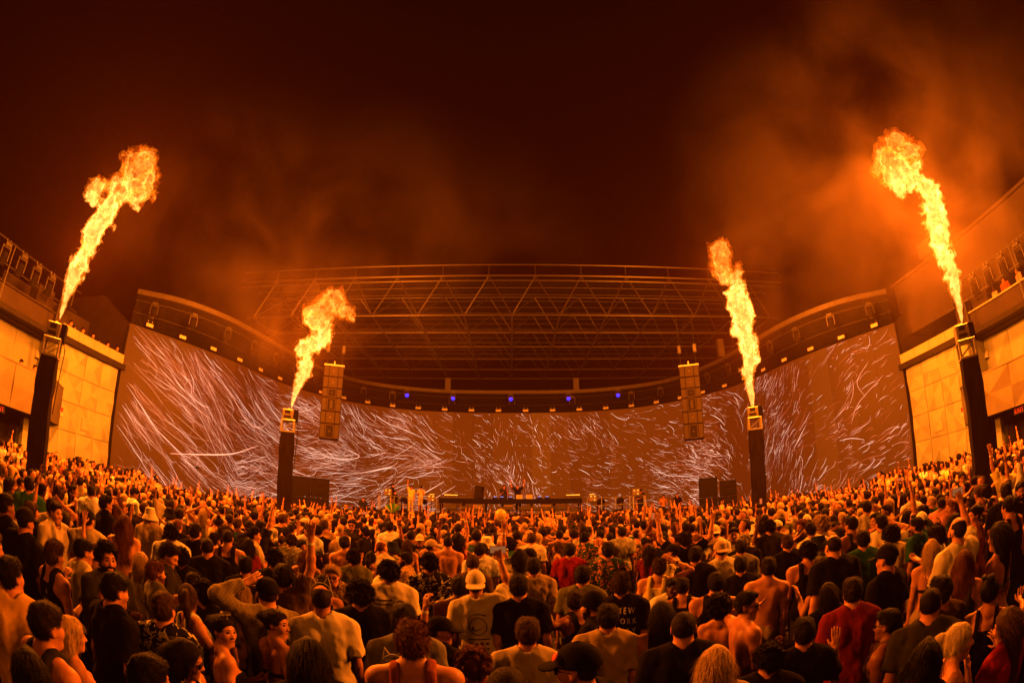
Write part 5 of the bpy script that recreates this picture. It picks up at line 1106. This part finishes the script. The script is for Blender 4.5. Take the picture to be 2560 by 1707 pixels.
(2.52,1.41,1.480,1,'f_chest','tee','red','long','brown','light','','person in red top with hands together at the right edge'),
(6.11,3.95,1.830,47,'m_stand','tee','black','short','dark','light','','person in black tee below the right outer tower'),
(9.15,5.53,1.938,39,'m_arm_up','tee','yellow','short','black','tan','mirror','person in yellow tee with arm up at the right edge'),
(8.87,6.91,1.980,224,'f_stand','tank','black','pony','dark','light','','person in black tank facing the camera under right wall'),
(6.04,6.90,1.875,21,'m_stand','tee','sand','short','black','tan','','person in sand tee in the crowd at right'),
(4.90,5.35,1.765,42,'m_out','tee','cream','short','black','tan','','person in cream tee reaching an arm out at right'),
(7.36,7.05,1.860,16,'m_stand','tee','white','short','black','tan','','person in white tee beneath the right wall'),
(9.54,9.75,1.914,34,'m_stand','tee','black','short','black','tan','','person in black tee beneath the right wall'),
(6.83,4.67,1.829,16,'f_stand','tank','floral','bun','brown','light','','person in leaf print top below the right outer tower'),
(5.23,3.06,1.777,10,'f_stand','tank','black','bun','black','tan','','person in black tank cut by the right edge')]
# ---------------------------------------------------------------- prints, held things
PRINTED = {}
def on_back(o, polys, zc, m, name='print', y_off=.005):
    """flat print laid on the cloth of the back; polys: list of (points (u, v)) or a mesh from text"""
    sh = next(c for c in o.children if c.name.startswith('shirt')); me = sh.data
    if me.name not in PRINTED:
        PRINTED[me.name] = BVHTree.FromPolygons([v.co[:] for v in me.vertices], [p.vertices[:] for p in me.polygons])
    bv = PRINTED[me.name]; V, F = [], []
    for P in polys:
        n = len(V); V += P[0]; F += [tuple(i + n for i in f) for f in P[1]]
    W_ = []
    for u, v in V:
        h = bv.ray_cast(Vector((u, -1, zc + v)), Vector((0, 1, 0)))[0]; W_.append((u, (h.y if h else -.12) - y_off, zc + v))
    me2 = bpy.data.meshes.new(name); me2.from_pydata(W_, [], F); me2.materials.append(m); return tag(link(name, me2, o), kind='stuff')
def grid_rect(u0, v0, u1, v1, n=8, k=6):
    V = [(u0 + (u1 - u0) * i / n, v0 + (v1 - v0) * j / k) for j in range(k + 1) for i in range(n + 1)]; return V, [(j * (n + 1) + i, j * (n + 1) + i + 1, (j + 1) * (n + 1) + i + 1, (j + 1) * (n + 1) + i) for j in range(k) for i in range(n)]
def word(t, size, du=0, dv=0, sx=1.):
    me = text_mesh(t, size, 0.); r = ([(v.co.x * sx + du, v.co.y + dv) for v in me.vertices], [tuple(p.vertices) for p in me.polygons]); bpy.data.meshes.remove(me); return r
def disc(r, du=0, dv=0, r0=0., n=20):
    V = [(du + r * math.cos(i * 2 * math.pi / n), dv + r * math.sin(i * 2 * math.pi / n)) for i in range(n)] + [(du + r0 * math.cos(i * 2 * math.pi / n), dv + r0 * math.sin(i * 2 * math.pi / n)) for i in range(n)]
    return V, [(i, (i + 1) % n, n + (i + 1) % n, n + i) for i in range(n)]
def curve_poly(P, w):
    V, F = [], []
    for i, (u, v) in enumerate(P):
        a, b = P[max(0, i - 1)], P[min(len(P) - 1, i + 1)]; L = math.hypot(b[0] - a[0], b[1] - a[1]); k = w * (i + .2) / len(P); V += [(u - (b[1] - a[1]) / L * k, v + (b[0] - a[0]) / L * k), (u + (b[1] - a[1]) / L * k, v - (b[0] - a[0]) / L * k)]
        if i: F.append((2 * i - 2, 2 * i - 1, 2 * i + 1, 2 * i))
    return V, F
M_ink = mat('ink_pale', (.7, .64, .52), .8, 0, .2, .15, 40); M_inkd = mat('ink_dark', (.05, .045, .04), .8, 0, .2, .15, 40); M_inkg = mat('ink_green', (.06, .28, .12), .8, 0, .2, .5, 16, col2=(.6, .6, .4)); M_inkb = mat('ink_photo', (.2, .1, .05), .8, 0, .2, .7, 14)
def do_print(o, kind):
    if kind == 'nyc':
        on_back(o, [word('N E W', .084, .06, .1, .72), word('Y O R K', .084, .06, 0, .68), word('C I T Y', .084, .06, -.1, .74), grid_rect(-.09, -.17, -.05, -.16, 3, 1), grid_rect(.05, -.17, .09, -.16, 3, 1), *[grid_rect(-.03 + .018 * k, -.22, -.02 + .018 * k, -.19 + .012 * (k % 2), 1, 1) for k in range(4)]], 1.315, M_ink, 'lettering'); on_back(o, [grid_rect(-.02, 0, .02, .008, 3, 1)], 1.43, M_ink)
    elif kind == '2020': on_back(o, [grid_rect(-.11, -.13, .1, .1)], 1.2, M_inkg); on_back(o, [word('2020', .05, -.05, -.17)], 1.2, M_ink, 'lettering')
    elif kind == 'fu': on_back(o, [word('B', .06, .04, .05), word('FU', .07, 0, -.05)], 1.28, M_ink, 'lettering')
    elif kind == 'box': on_back(o, [disc(.035, .1, .07, .022), *[g_ for x in (-.12, -.03) for g_ in (grid_rect(x - .04, -.02, x + .04, -.01, 3, 1), grid_rect(x - .04, -.09, x + .04, -.08, 3, 1), grid_rect(x - .04, -.09, x - .032, -.01, 1, 4), grid_rect(x + .032, -.09, x + .04, -.01, 1, 4), disc(.018, x, -.05, .008, 10))], grid_rect(-.14, .05, .03, .062, 6, 1), grid_rect(-.14, .09, .03, .102, 6, 1), grid_rect(-.14, .05, -.13, .1, 1, 3)], 1.28, M_inkd)
    elif kind == 'smile':
        on_back(o, [disc(.085, 0, 0, .077, 26), curve_poly([(-.055, .0), (-.045, -.032), (-.02, -.04), (.02, -.02), (.06, .012)][::-1], .012), *[grid_rect(-.1 + .0 * k, -.13 - .035 * k, .1, -.118 - .035 * k, 6, 1) for k in range(1)], *[grid_rect(-.09 + .05 * k, -.18, -.06 + .05 * k, -.15 - .008 * (k % 2), 2, 1) for k in range(4)], *[grid_rect(-.1 + .028 * k, -.225, -.08 + .028 * k, -.205 + .006 * (k % 3), 1, 1) for k in range(7)], curve_poly([(-.08, .1), (-.03, .115), (.03, .115), (.08, .1)], .008)], 1.27, M_inkd)
    elif kind == 'text': on_back(o, [*[grid_rect(-.12 + .027 * k, .045, -.101 + .027 * k, .075 + .006 * (k % 3), 1, 1) for k in range(9)], *[grid_rect(-.05 + .027 * k, -.01, -.031 + .027 * k, .015 + .006 * (k % 2), 1, 1) for k in range(4)]], 1.3, M_inkd, 'lettering')
    elif kind == 'photo': on_back(o, [grid_rect(-.15, .0, .15, .009, 8, 1)], 1.23, M_ink); on_back(o, [grid_rect(-.15, -.26, .15, -.03)], 1.23, M_inkb)
def hand_world(o, pose, s):
    b, D, J, Rm, yaw = joints(pose); sh, el, wr, f, *_ = J[s]; mw = Matrix.Translation(o.location) @ o.rotation_euler.to_matrix().to_4x4() @ Matrix.Diagonal((*o.scale, 1)); return mw @ Vector(wr + f * .1), mw @ Vector(wr)
M_scr = emit('phone_screen', (1, .35, .1), .25); M_ph = mat('phone_case', (.02, .02, .022), .3)
def phone(p, heading, label, side=True):
    t = thing('phone', label, 'phone', p, -R(heading), 'phones held in the crowd'); w, h = (.155, .075) if side else (.075, .155)
    MB().box((0, .012, .02), (w, .01, h), bev=.003).build('case', M_ph, t); MB().box((0, .0055, .02), (w - .008, .004, h - .008)).build('screen', M_scr, t)
def band(o, pose, s, m='whiteband'):
    b, D, J, Rm, yaw = joints(pose); sh, el, wr, f, *_ = J[s]; c = MB().tube(wr - f * .05, wr - f * .025, .034 * D['arm'], 12).build('wristband', [None], o); slots(c, [MATS[m]])
# ---------------------------------------------------------------- people picked out one by one
rp_ = random.Random(3); HP = []
def parse(x, y, h, hd, pose, top, col, hair, hc, sk, opt, lab):
    kw = dict(acc=[]); pr = None
    for t in opt.split(','):
        if ':' in t: kw['hat'], kw['hatcol'] = t.split(':')
        elif t in ('glasses', 'shades_up', 'cat_ears'): kw['acc'].append(t)
        elif t == 'beard': kw['beard'] = True
        elif t == 'mirror': kw['mirror'] = True
        elif t == 'back': kw['hatrot'] = 180
        elif t.startswith('print_') and t != 'print_ny': pr = t[6:]
    if top and '_' not in col and pose[0] == 'm' and 'mirror' not in kw and not pr and POSE[pose][3] and abs(x) > 0: kw['mirror'] = (x < 0)
    o = person(x, y, h, hd, pose, top or None, col, hair, hc, sk, lab, bottom=(rp_.choice(('long', 'long', 'short')), rp_.choice(('denim', 'black', 'navy', 'charcoal', 'tan'))), **kw)
    if pr: do_print(o, pr)
    if 'patch' in opt:
        hm = next(c for c in o.children if c.name.startswith('hat')); c = MB().lathe([(.021, 0), (.02, .006), (.008, .008)], (-.069, .066, .085), 14, Matrix.Rotation(R(46), 3, 'Z') @ Matrix.Rotation(R(-62), 3, 'X')).build('patch', [None], hm); slots(c, [mat('patch_red', (.6, .03, .02), .6)])
    if 'print_ny' in opt.split(','):
        hm = next(c for c in o.children if c.name.startswith('hat')); t = text_mesh('NY', .05, .002); t.materials.append(MATS['ink_dark']); c = link('cap_letters', t, hm, (0, .107, .085)); c.rotation_euler = (R(65), 0, R(180))
    HP.append((x, y, h)); return o
for r in HEROES:
    o = parse(*r); lab = r[11]; pose = r[4]; sgn = -1 if o.scale.x < 0 else 1
    if pose == 'm_phone': p, w = hand_world(o, pose, 1); phone(p, r[3], 'dark phone held up by the %s' % ('cream capped person' if 'cap' in lab else 'bald person in cream'))
    if pose in ('m_arm_up', 'm_fist', 'm_point', 'm_head', 'f_arm_up'): band(o, pose, 1, 'whiteband' if pose != 'm_head' else 'shades')
    if pose == 'f_cup':
        p, w = hand_world(o, pose, 1); t = thing('plastic_cup', 'clear plastic cup in the hand of the white topped person', 'cup', p + Vector((0, .02, -.03))); MB().lathe([(.028, -.02), (.03, -.018), (.04, .09), (.042, .095), (.038, .09), (.029, -.01)], n=14).build('wall', mat('cup_plastic', (.6, .5, .35), .2), t)
    if 'hand fan' in lab:
        p, w = hand_world(o, pose, 1); t = thing('hand_fan', 'green and yellow folding fan held above the crowd', 'fan', p, 0)
        for k in range(9):
            a = R(-50 + 100 * k / 9); b = R(-50 + 100 * (k + 1) / 9); y0 = .01 * (k % 2); m = MB().add([(.02 * math.sin(a), 0, .02 * math.cos(a)), (.02 * math.sin(b), 0, .02 * math.cos(b)), (.27 * math.sin(b), .012 - y0, .27 * math.cos(b)), (.27 * math.sin(a), y0, .27 * math.cos(a))], [(0, 1, 2, 3)]); m.build('leaf', mat('fan_green', (.1, .45, .12), .6) if k % 3 else mat('fan_yellow', (.8, .75, .3), .6), t)
        for k in range(5): a = R(-50 + 25 * k); MB().tube((0, -.004, 0), (.27 * math.sin(a), -.004, .27 * math.cos(a)), .004, 4).build('rib', MATS['ink_dark'], t)
o = person(-.05, 1.75, 1.76, 0, 'm_stand', 'tee', 'sand', 'buzz', 'dark', 'light', 'person with cropped head just entering the bottom centre edge', bottom=('long', 'denim')); HP.append((-.05, 1.75, 1.7))
# ---------------------------------------------------------------- the rest of the crowd
def inside(x, y):
    ax = abs(x)
    if y < 1.3 or math.hypot(x, y) < 2.0: return False
    if y < 13: lim = 17.0
    elif y < 17: lim = 18.3
    elif y < 22: lim = 15.6
    else: lim = 14.6 if y < 27 else 12.5
    if ax > lim or y > 28.3: return False
    if 8.9 < ax < 11.9 and 23.2 < y < 25.6: return False
    for tx, ty, _ in TOW[:4]:
        if math.hypot(x - tx, y - ty) < .62: return False
    return abs(math.atan2(x, y)) < R(66)
plat = []
for sd in (-1, 1): structure(MB().box((sd * 16.6, 7.8, .2), (5.0, 18.4, .4)).build('side_floor', M_floor))
def zat(x, y): return .4 if abs(x) > 14.1 and y < 17 else 0.
HA = np.array(HP); haz = np.arctan2(HA[:, 0], HA[:, 1]); hd_ = np.hypot(HA[:, 0], HA[:, 1]); hel = (HA[:, 2] - .2 - HC) / hd_
sites = []
sp_ = .54; rr_ = random.Random(21); j = 0; y = 1.4
while y < 28.4:
    x = -19 + (j % 2) * sp_ / 2
    while x < 19:
        px, py = x + rr_.uniform(-.2, .2), y + rr_.uniform(-.17, .17)
        if inside(px, py) and rr_.random() < (.93 if py < 22 else .85):
            d = math.hypot(px, py)
            if ((HA[:, 0] - px) ** 2 + (HA[:, 1] - py) ** 2).min() > .38 ** 2:
                h = rr_.gauss(1.72, .075); h = min(1.88, max(1.55, h)); az = math.atan2(px, py); el = (h + .02 - HC) / d
                blk = (hd_ > d) & (np.abs(haz - az) < .27 / d + .07 / hd_) & (el > hel)
                if not blk.any(): sites.append((d, px, py, h))
        x += sp_
    y += sp_ * .86; j += 1
sites.sort()
ZONES = [(-90, -52, 'beside the left outer tower'), (-52, -44, 'below the left wall end'), (-44, -36, 'below the left end of the video wall'), (-36, -29, 'left of the inner left tower'), (-29, -23, 'in front of the inner left tower'), (-23, -17, 'below the left speaker column'), (-17, -10, 'below the left stage wing'), (-10, -3.5, 'below the left half of the booth'),
         (-3.5, 3.5, 'below the middle of the booth'), (3.5, 10, 'below the right half of the booth'), (10, 17, 'below the right stage wing'), (17, 23, 'below the right speaker column'), (23, 30, 'in front of the inner right tower'), (30, 37, 'right of the inner right tower'), (37, 44, 'below the right end of the video wall'), (44, 52, 'below the right wall end'), (52, 90, 'beside the right outer tower')]
NAMEC = {'floral': 'leaf print', 'tropical': 'tropical print', 'striped': 'striped', 'checked': 'checked', 'leopard': 'spotted', 'plaid': 'plaid', 'lightfloral': 'pale floral'}
POSEW = {'m_stand': '', 'm_stand_side': 'looking aside', 'm_look_down': 'looking down', 'm_chest': 'hands at chest', 'm_arm_up': 'one arm up', 'm_arms_up': 'both arms up', 'm_phone': 'holding a phone up', 'm_head': 'hand on head', 'm_elbow': 'elbow raised', 'm_out': 'arm held out', 'f_stand': '', 'f_side': 'looking aside', 'f_chest': 'hands near face', 'f_arm_up': 'one arm up', 'f_arms_up': 'arms thrown up', 'f_head': 'hands on head'}
CW = ['white'] * 7 + ['cream'] * 6 + ['black'] * 9 + ['charcoal'] * 5 + ['sand'] * 5 + ['tan'] * 5 + ['grey'] * 3 + ['olive', 'olive', 'green', 'navy', 'maroon', 'rust', 'brown', 'mustard', 'yellow', 'red', 'teal', 'pink', 'denim', 'blue', 'floral', 'striped', 'lightfloral', 'plaid', 'checked', 'tropical', 'leopard']
seen = set(); NF = 140; fill, rest = sites[:NF], sites[NF:]
def stagehead(x, y): return math.degrees(math.atan2(0 - x, 33 - y))
for d, x, y, h in fill:
    az = math.degrees(math.atan2(x, y)); zn = next(z[2] for z in ZONES if z[0] <= az < z[1])
    for tr_ in range(200):
        fem = rr_.random() < .36
        pose = rr_.choice(('f_stand', 'f_stand', 'f_stand', 'f_side', 'f_chest', 'f_arm_up', 'f_head') if fem else ('m_stand',) * 7 + ('m_stand_side', 'm_stand_side', 'm_look_down', 'm_look_down', 'm_chest', 'm_chest', 'm_arm_up', 'm_head', 'm_elbow', 'm_out'))
        if d > 8 and rr_.random() < .06: pose = 'f_arms_up' if fem else 'm_arms_up'
        top = rr_.choice(('tank', 'tank', 'tee', 'bra') if fem else ('tee',) * 6 + ('tank', 'long')); col = rr_.choice(CW)
        key = (top, col, POSEW[pose], zn)
        if key not in seen: break
    seen.add(key)
    lab = 'person in %s %s%s %s' % (NAMEC.get(col, col), GARMENT[top], (', ' + POSEW[pose] + ',') if POSEW[pose] else '', zn)
    turn = rr_.gauss(0, 28) if rr_.random() < .75 else rr_.choice((-80, 80, 150, 170, -120))
    hc = rr_.choice(('black', 'black', 'black', 'dark', 'dark', 'brown', 'auburn', 'blond')); hair = rr_.choice(('long', 'long', 'wavy', 'pony', 'bun', 'topknot') if fem else ('short', 'short', 'short', 'swept', 'curly', 'buzz', 'afro', 'bald'))
    hat = rr_.choice((None,) * 9 + ('cap', 'cap', 'bucket')) if not fem else None
    person(x, y, h - (.09 if fem else 0), stagehead(x, y) + turn, pose, top, col, hair, hc, rr_.choice(('light', 'light', 'tan', 'tan', 'olive', 'brown')), lab, hat=hat, hatcol=rr_.choice(('black', 'black', 'cream', 'white', 'navy')), beard=(not fem and rr_.random() < .2), acc=(['glasses'] if rr_.random() < .08 else []), mirror=rr_.random() < .5, z=zat(x, y), bottom=('long', rr_.choice(('denim', 'black', 'navy'))))
# far crowd: one mass, coarse figures
def coarse(pose, res, hair):
    lo, hi = extent(pose); F = Field(arange(lo[0], hi[0], res), arange(lo[1], hi[1], res), np.concatenate([np.arange(-.05, .85, .1), np.arange(.85, hi[2] + res, res * .95)]))
    b, D, J, Rm, yaw = bodyfield(F, pose, False); c = np.array((0, .012, HZ)); g_ = {'short': .014, 'curly': .03, 'long': .016}[hair]
    F.ell(c + Rm @ np.array((0, -.02, .034)), (.075 + g_, .092 + g_, .088 + g_), .01, 'u', Rm)
    if hair == 'long': F.cap(c + Rm @ np.array((0, -.07, 0)), c + Rm @ np.array((0, -.09, -.3)), .085, .07, .02, (1, .6, 1))
    V, Q = F.nets(); C = V[Q].mean(1); h = (C - c) @ Rm; mi = np.full(len(Q), 2)
    hd = (np.abs(h[:, 0]) < .13) & (np.abs(h[:, 1]) < .16) & (h[:, 2] > -.13) & (h[:, 2] < .2)
    mi[C[:, 2] < .9] = 3; mi[C[:, 2] > 1.47] = 0
    for s in (-1, 1):
        sh, el, wr, f, *_ = J[s]; e0 = sh + (el - sh) * .6
        for a, b2 in ((e0, el), (el, wr + f * .2)):
            ab = b2 - a; t = np.clip(((C - a) @ ab) / (ab @ ab), 0, 1); mi[np.linalg.norm(C - a - t[:, None] * ab, axis=1) < .062] = 0
    mi[hd] = 0; mi[hd & ((h[:, 2] > .055 - np.clip(-h[:, 1], -.05, .1)) | (h[:, 1] < -.0)) & (h[:, 2] > -.07)] = 1
    if hair == 'long': mi[(h[:, 1] < -.03) & (np.abs(h[:, 0]) < .1) & (h[:, 2] < .05) & (h[:, 2] > -.33) & (C[:, 1] < -.06 if abs(yaw) < 20 else True)] = 1
    return V, Q, mi
VAR = [('m_stand', 'short'), ('m_stand', 'curly'), ('f_stand', 'long'), ('m_stand_side', 'short'), ('f_side', 'long'), ('m_chest', 'short'), ('m_arm_up', 'short'), ('m_arms_up', 'short'), ('f_arms_up', 'long'), ('m_head', 'short'), ('f_arm_up', 'long'), ('m_phone', 'curly')]
LOD = {(v, k): coarse(*v[:1], (.024, .036)[k], v[1]) for v in VAR for k in (0, 1)}
slotm = [MATS['skin_' + k] for k in ('light', 'tan', 'olive', 'brown')] + [MATS['hair_' + k] for k in ('black', 'dark', 'brown', 'blond')] + [MATS['cloth_' + k] for k in ('denim', 'black')]
ckeys = list(dict.fromkeys(CW)); slotm += [MATS['cloth_' + k] for k in ckeys]
VV, QQ, MM = [], [], []; nv = 0
for d, x, y, h in rest:
    up = .055 if d < 14 else .075
    v = VAR[rr_.choice((6, 6, 7, 7, 8, 10, 10, 11, 9))] if rr_.random() < up else VAR[rr_.choice((0, 0, 0, 0, 1, 1, 2, 2, 3, 4, 5))]
    V, Q, mi = LOD[v, 0 if d < 15 else 1]; hd = stagehead(x, y) + (rr_.gauss(0, 22) if rr_.random() < .8 else rr_.uniform(-180, 180)); a = -R(hd); k = h / 1.75
    sx = rr_.choice((-1, 1)); P = V * (sx * k, k, k); ca, sa = math.cos(a), math.sin(a); P = np.stack([P[:, 0] * ca - P[:, 1] * sa + x, P[:, 0] * sa + P[:, 1] * ca + y, P[:, 2] + zat(x, y)], 1)
    mp = np.array([rr_.choice((0, 0, 1, 1, 2, 3)), 4 + rr_.choice((0, 0, 0, 1, 1, 2, 3)), 10 + ckeys.index(rr_.choice(CW)), 8 + rr_.randint(0, 1)])
    VV.append(P); QQ.append((Q if sx > 0 else Q[:, ::-1]) + nv); MM.append(mp[mi]); nv += len(P)
cr = link('crowd', np_mesh('crowd', np.concatenate(VV), np.concatenate(QQ), slotm, np.concatenate(MM))); tag(cr, 'dense crowd of dancers filling the floor to the stage', 'crowd', kind='stuff')
print('CROWD', len(fill), len(rest), nv)
# ---------------------------------------------------------------- people on stage and balconies
def bg(x, y, z, h, hd, pose, top, col, hair, lab, g='people on the stage', sk='tan', **k): return person(x, y, h, hd, pose, top, col, hair, 'black', sk, lab, z=z, group=g, **k)
bg(-.55, 32.15, 1.68, 1.82, 178, 'm_chest', 'tee', 'charcoal', 'swept', 'performer in dark shirt behind the booth, head bent to the decks', acc=['headphones'])
bg(.42, 32.15, 1.68, 1.84, 180, 'm_arms_up', 'tee', 'black', 'short', 'performer in black tee with both arms raised behind laptops')
bg(-6.35, 31.3, 1.56, 1.72, 165, 'm_arm_up', 'tee', 'yellow', 'short', 'person in bright yellow tee waving on the left stage wing', acc=['glasses'], bottom=('long', 'sand'))
bg(-5.75, 31.3, 1.56, 1.72, 185, 'm_chest', 'tee', 'sand', 'short', 'person in sand shirt and shorts on the left stage wing', bottom=('short', 'sand'), hat='cap')
bg(-7.75, 31.6, 1.56, 1.8, 90, 'm_stand', 'tee', 'black', 'short', 'person in black standing by the left relay box')
bg(-7.3, 31.1, 1.2, 1.7, 120, 'm_stand', 'tee', 'charcoal', 'short', 'lower person in charcoal beside the left relay box')
bg(-9.3, 30.6, .6, 1.75, 150, 'm_stand', 'tee', 'navy', 'short', 'person in navy tee at the foot of the left stage wing')
bg(9.2, 30.2, .75, 1.75, 200, 'm_chest', None, 'black', 'short', 'shirtless person at the foot of the right stage wing')
bg(10.1, 29.6, .75, 1.78, 190, 'm_stand', 'tee', 'black', 'short', 'person in black tee right of the right stage wing')
bg(8.1, 31.2, 1.2, 1.75, 170, 'm_look_down', 'tee', 'charcoal', 'short', 'person in charcoal crouching by the right relay box')
for sd, nm, L in ((-1, 'left', ((10.55, 'white', 'm_look_down', 'white'), (11.35, 'brown', 'm_stand', 'brown'))), (1, 'right', ((11.9, 'black', 'm_stand_side', 'black'),))):
    for y, col, pose, cn in L: bg(sd * 17.95, y, 3.5, 1.74, -sd * 75, pose, 'tee', col, 'short', 'person in %s tee leaning on the %s balcony parapet' % (cn, nm), 'people on the balconies')
    for k, (y, col) in enumerate(((13.7, 'rust'), (14.2, 'sand'), (14.75, 'black'), (15.4, 'charcoal'), (16.1, 'pink'), (16.75, 'maroon'), (17.25, 'brown')) if sd < 0 else ((12.2, 'black'), (11.6, 'sand'), (10.7, 'rust'), (9.8, 'tan'))):
        xx = 19.25 if sd < 0 else 20.5; pf = ('m_stand', 'f_stand', 'm_stand_side')[k % 3]
        bg(sd * xx, y, 6.25 if sd < 0 else 7.13, 1.6 if pf[0] == 'f' else 1.7, -sd * (60 + 20 * (k % 3)), pf, 'tee', col, 'long' if pf[0] == 'f' else 'short', 'small figure in %s on the %s roof terrace' % (col, nm), 'people on the roof terraces')
# ---------------------------------------------------------------- odds and ends above the heads
t = thing('balloon', 'round yellow balloon held over heads below the booth', 'balloon', (-.33, 14.9, 1.98)); MB().lathe([(.012, -.19), (.03, -.17), (.1, -.11), (.15, -.02), (.165, .06), (.15, .13), (.1, .19), (.04, .215), (.005, .22)], n=20).build('skin', mat('balloon_yellow', (.55, .4, .12), .35, 0, .5, .08, 3), t, smooth=True); MB().tube((0, 0, -.19), (.01, 0, -.75), .004, 4).build('string', M_ink, t)
t = thing('selfie_stick', 'thin pole with small camera raised before the left video wall', 'selfie stick', (-13.2, 17.9, 1.75)); MB().tube((0, 0, 0), (.05, 0, 1.02), .012, 6).build('pole', M_ph, t); MB().box((.05, 0, 1.08), (.2, .06, .1), bev=.01).build('camera', M_ph, t)
for k, (x, y, z, hd, sd_, lb) in enumerate(((-2.2, 13.2, 2.02, -5, False, 'bright phone raised upright left of the balloon'), (3.0, 10.5, 1.98, 8, False, 'upright phone raised right of centre'), (-3.6, 12, 1.98, 0, True, 'phone held sideways left of centre'), (6.6, 12.2, 2.0, 20, False, 'upright phone below the right speaker column'), (-6.8, 11.5, 2.0, -20, True, 'sideways phone below the left speaker column'), (9.6, 9.6, 2.0, 40, True, 'sideways phone before the inner right tower'))): phone((x, y, z), hd, lb, sd_)
# ================================================================ air: even haze, and a drift of lit smoke beyond the right outer tower
def vol_mat(name, col, dens, g=.15):
    m = bpy.data.materials.new(name); m.use_nodes = True; nt = m.node_tree; nt.nodes.clear()
    o_ = nt.nodes.new('ShaderNodeOutputMaterial'); pv = nt.nodes.new('ShaderNodeVolumePrincipled'); pv.inputs['Color'].default_value = (*col, 1); pv.inputs['Density'].default_value = dens; pv.inputs['Anisotropy'].default_value = g
    nt.links.new(pv.outputs[0], o_.inputs['Volume']); return m, nt, pv
hz = MB().box((0, 12, 7.2), (64, 68, 17.4)).build('haze', []); m_, _, _ = vol_mat('haze_air', (.95, .42, .2), .0006); hz.data.materials.append(m_); hz['kind'] = 'stuff'
def smoke(loc, rad, sc, lo, hi, dens, rz=0.):
    m_, nt, pv = vol_mat('smoke_drift', (.95, .66, .4), .02, .1); nn = nt.nodes.new
    tc = nn('ShaderNodeTexCoord'); n1 = nn('ShaderNodeTexNoise'); n1.inputs['Scale'].default_value = sc; n1.inputs['Detail'].default_value = 5; n1.inputs['Roughness'].default_value = .58; n1.inputs['Distortion'].default_value = .8
    mr = nn('ShaderNodeMapRange'); mr.inputs[1].default_value = lo; mr.inputs[2].default_value = hi; mr.inputs[3].default_value = 0; mr.inputs[4].default_value = dens
    mp = nn('ShaderNodeMapping'); mp.inputs['Scale'].default_value = [1 / r for r in rad]; gr_ = nn('ShaderNodeTexGradient'); gr_.gradient_type = 'SPHERICAL'; mu = nn('ShaderNodeMath'); mu.operation = 'MULTIPLY'
    L = nt.links.new; L(tc.outputs['Object'], n1.inputs['Vector']); L(n1.outputs['Fac'], mr.inputs[0]); L(tc.outputs['Object'], mp.inputs[0]); L(mp.outputs[0], gr_.inputs[0]); L(gr_.outputs['Fac'], mu.inputs[0]); L(mr.outputs[0], mu.inputs[1]); L(mu.outputs[0], pv.inputs['Density'])
    F_ = Field(*[arange(-r - 1, r + 1, .8) for r in rad]); F_.ell((0, 0, 0), [r * 1.005 for r in rad], 1); V, Q = F_.nets(); o = link('smoke', np_mesh('smoke', V, Q, [m_]), None, loc); o['kind'] = 'stuff'
smoke((13.6, 9.0, 10.4), (10, 9.5, 5.3), .3, .43, .70, .036)
smoke((-8.5, 16.0, 10.9), (12, 9, 4.7), .26, .47, .72, .02)
cy.volume_step_rate = 4.0; cy.volume_max_steps = 128
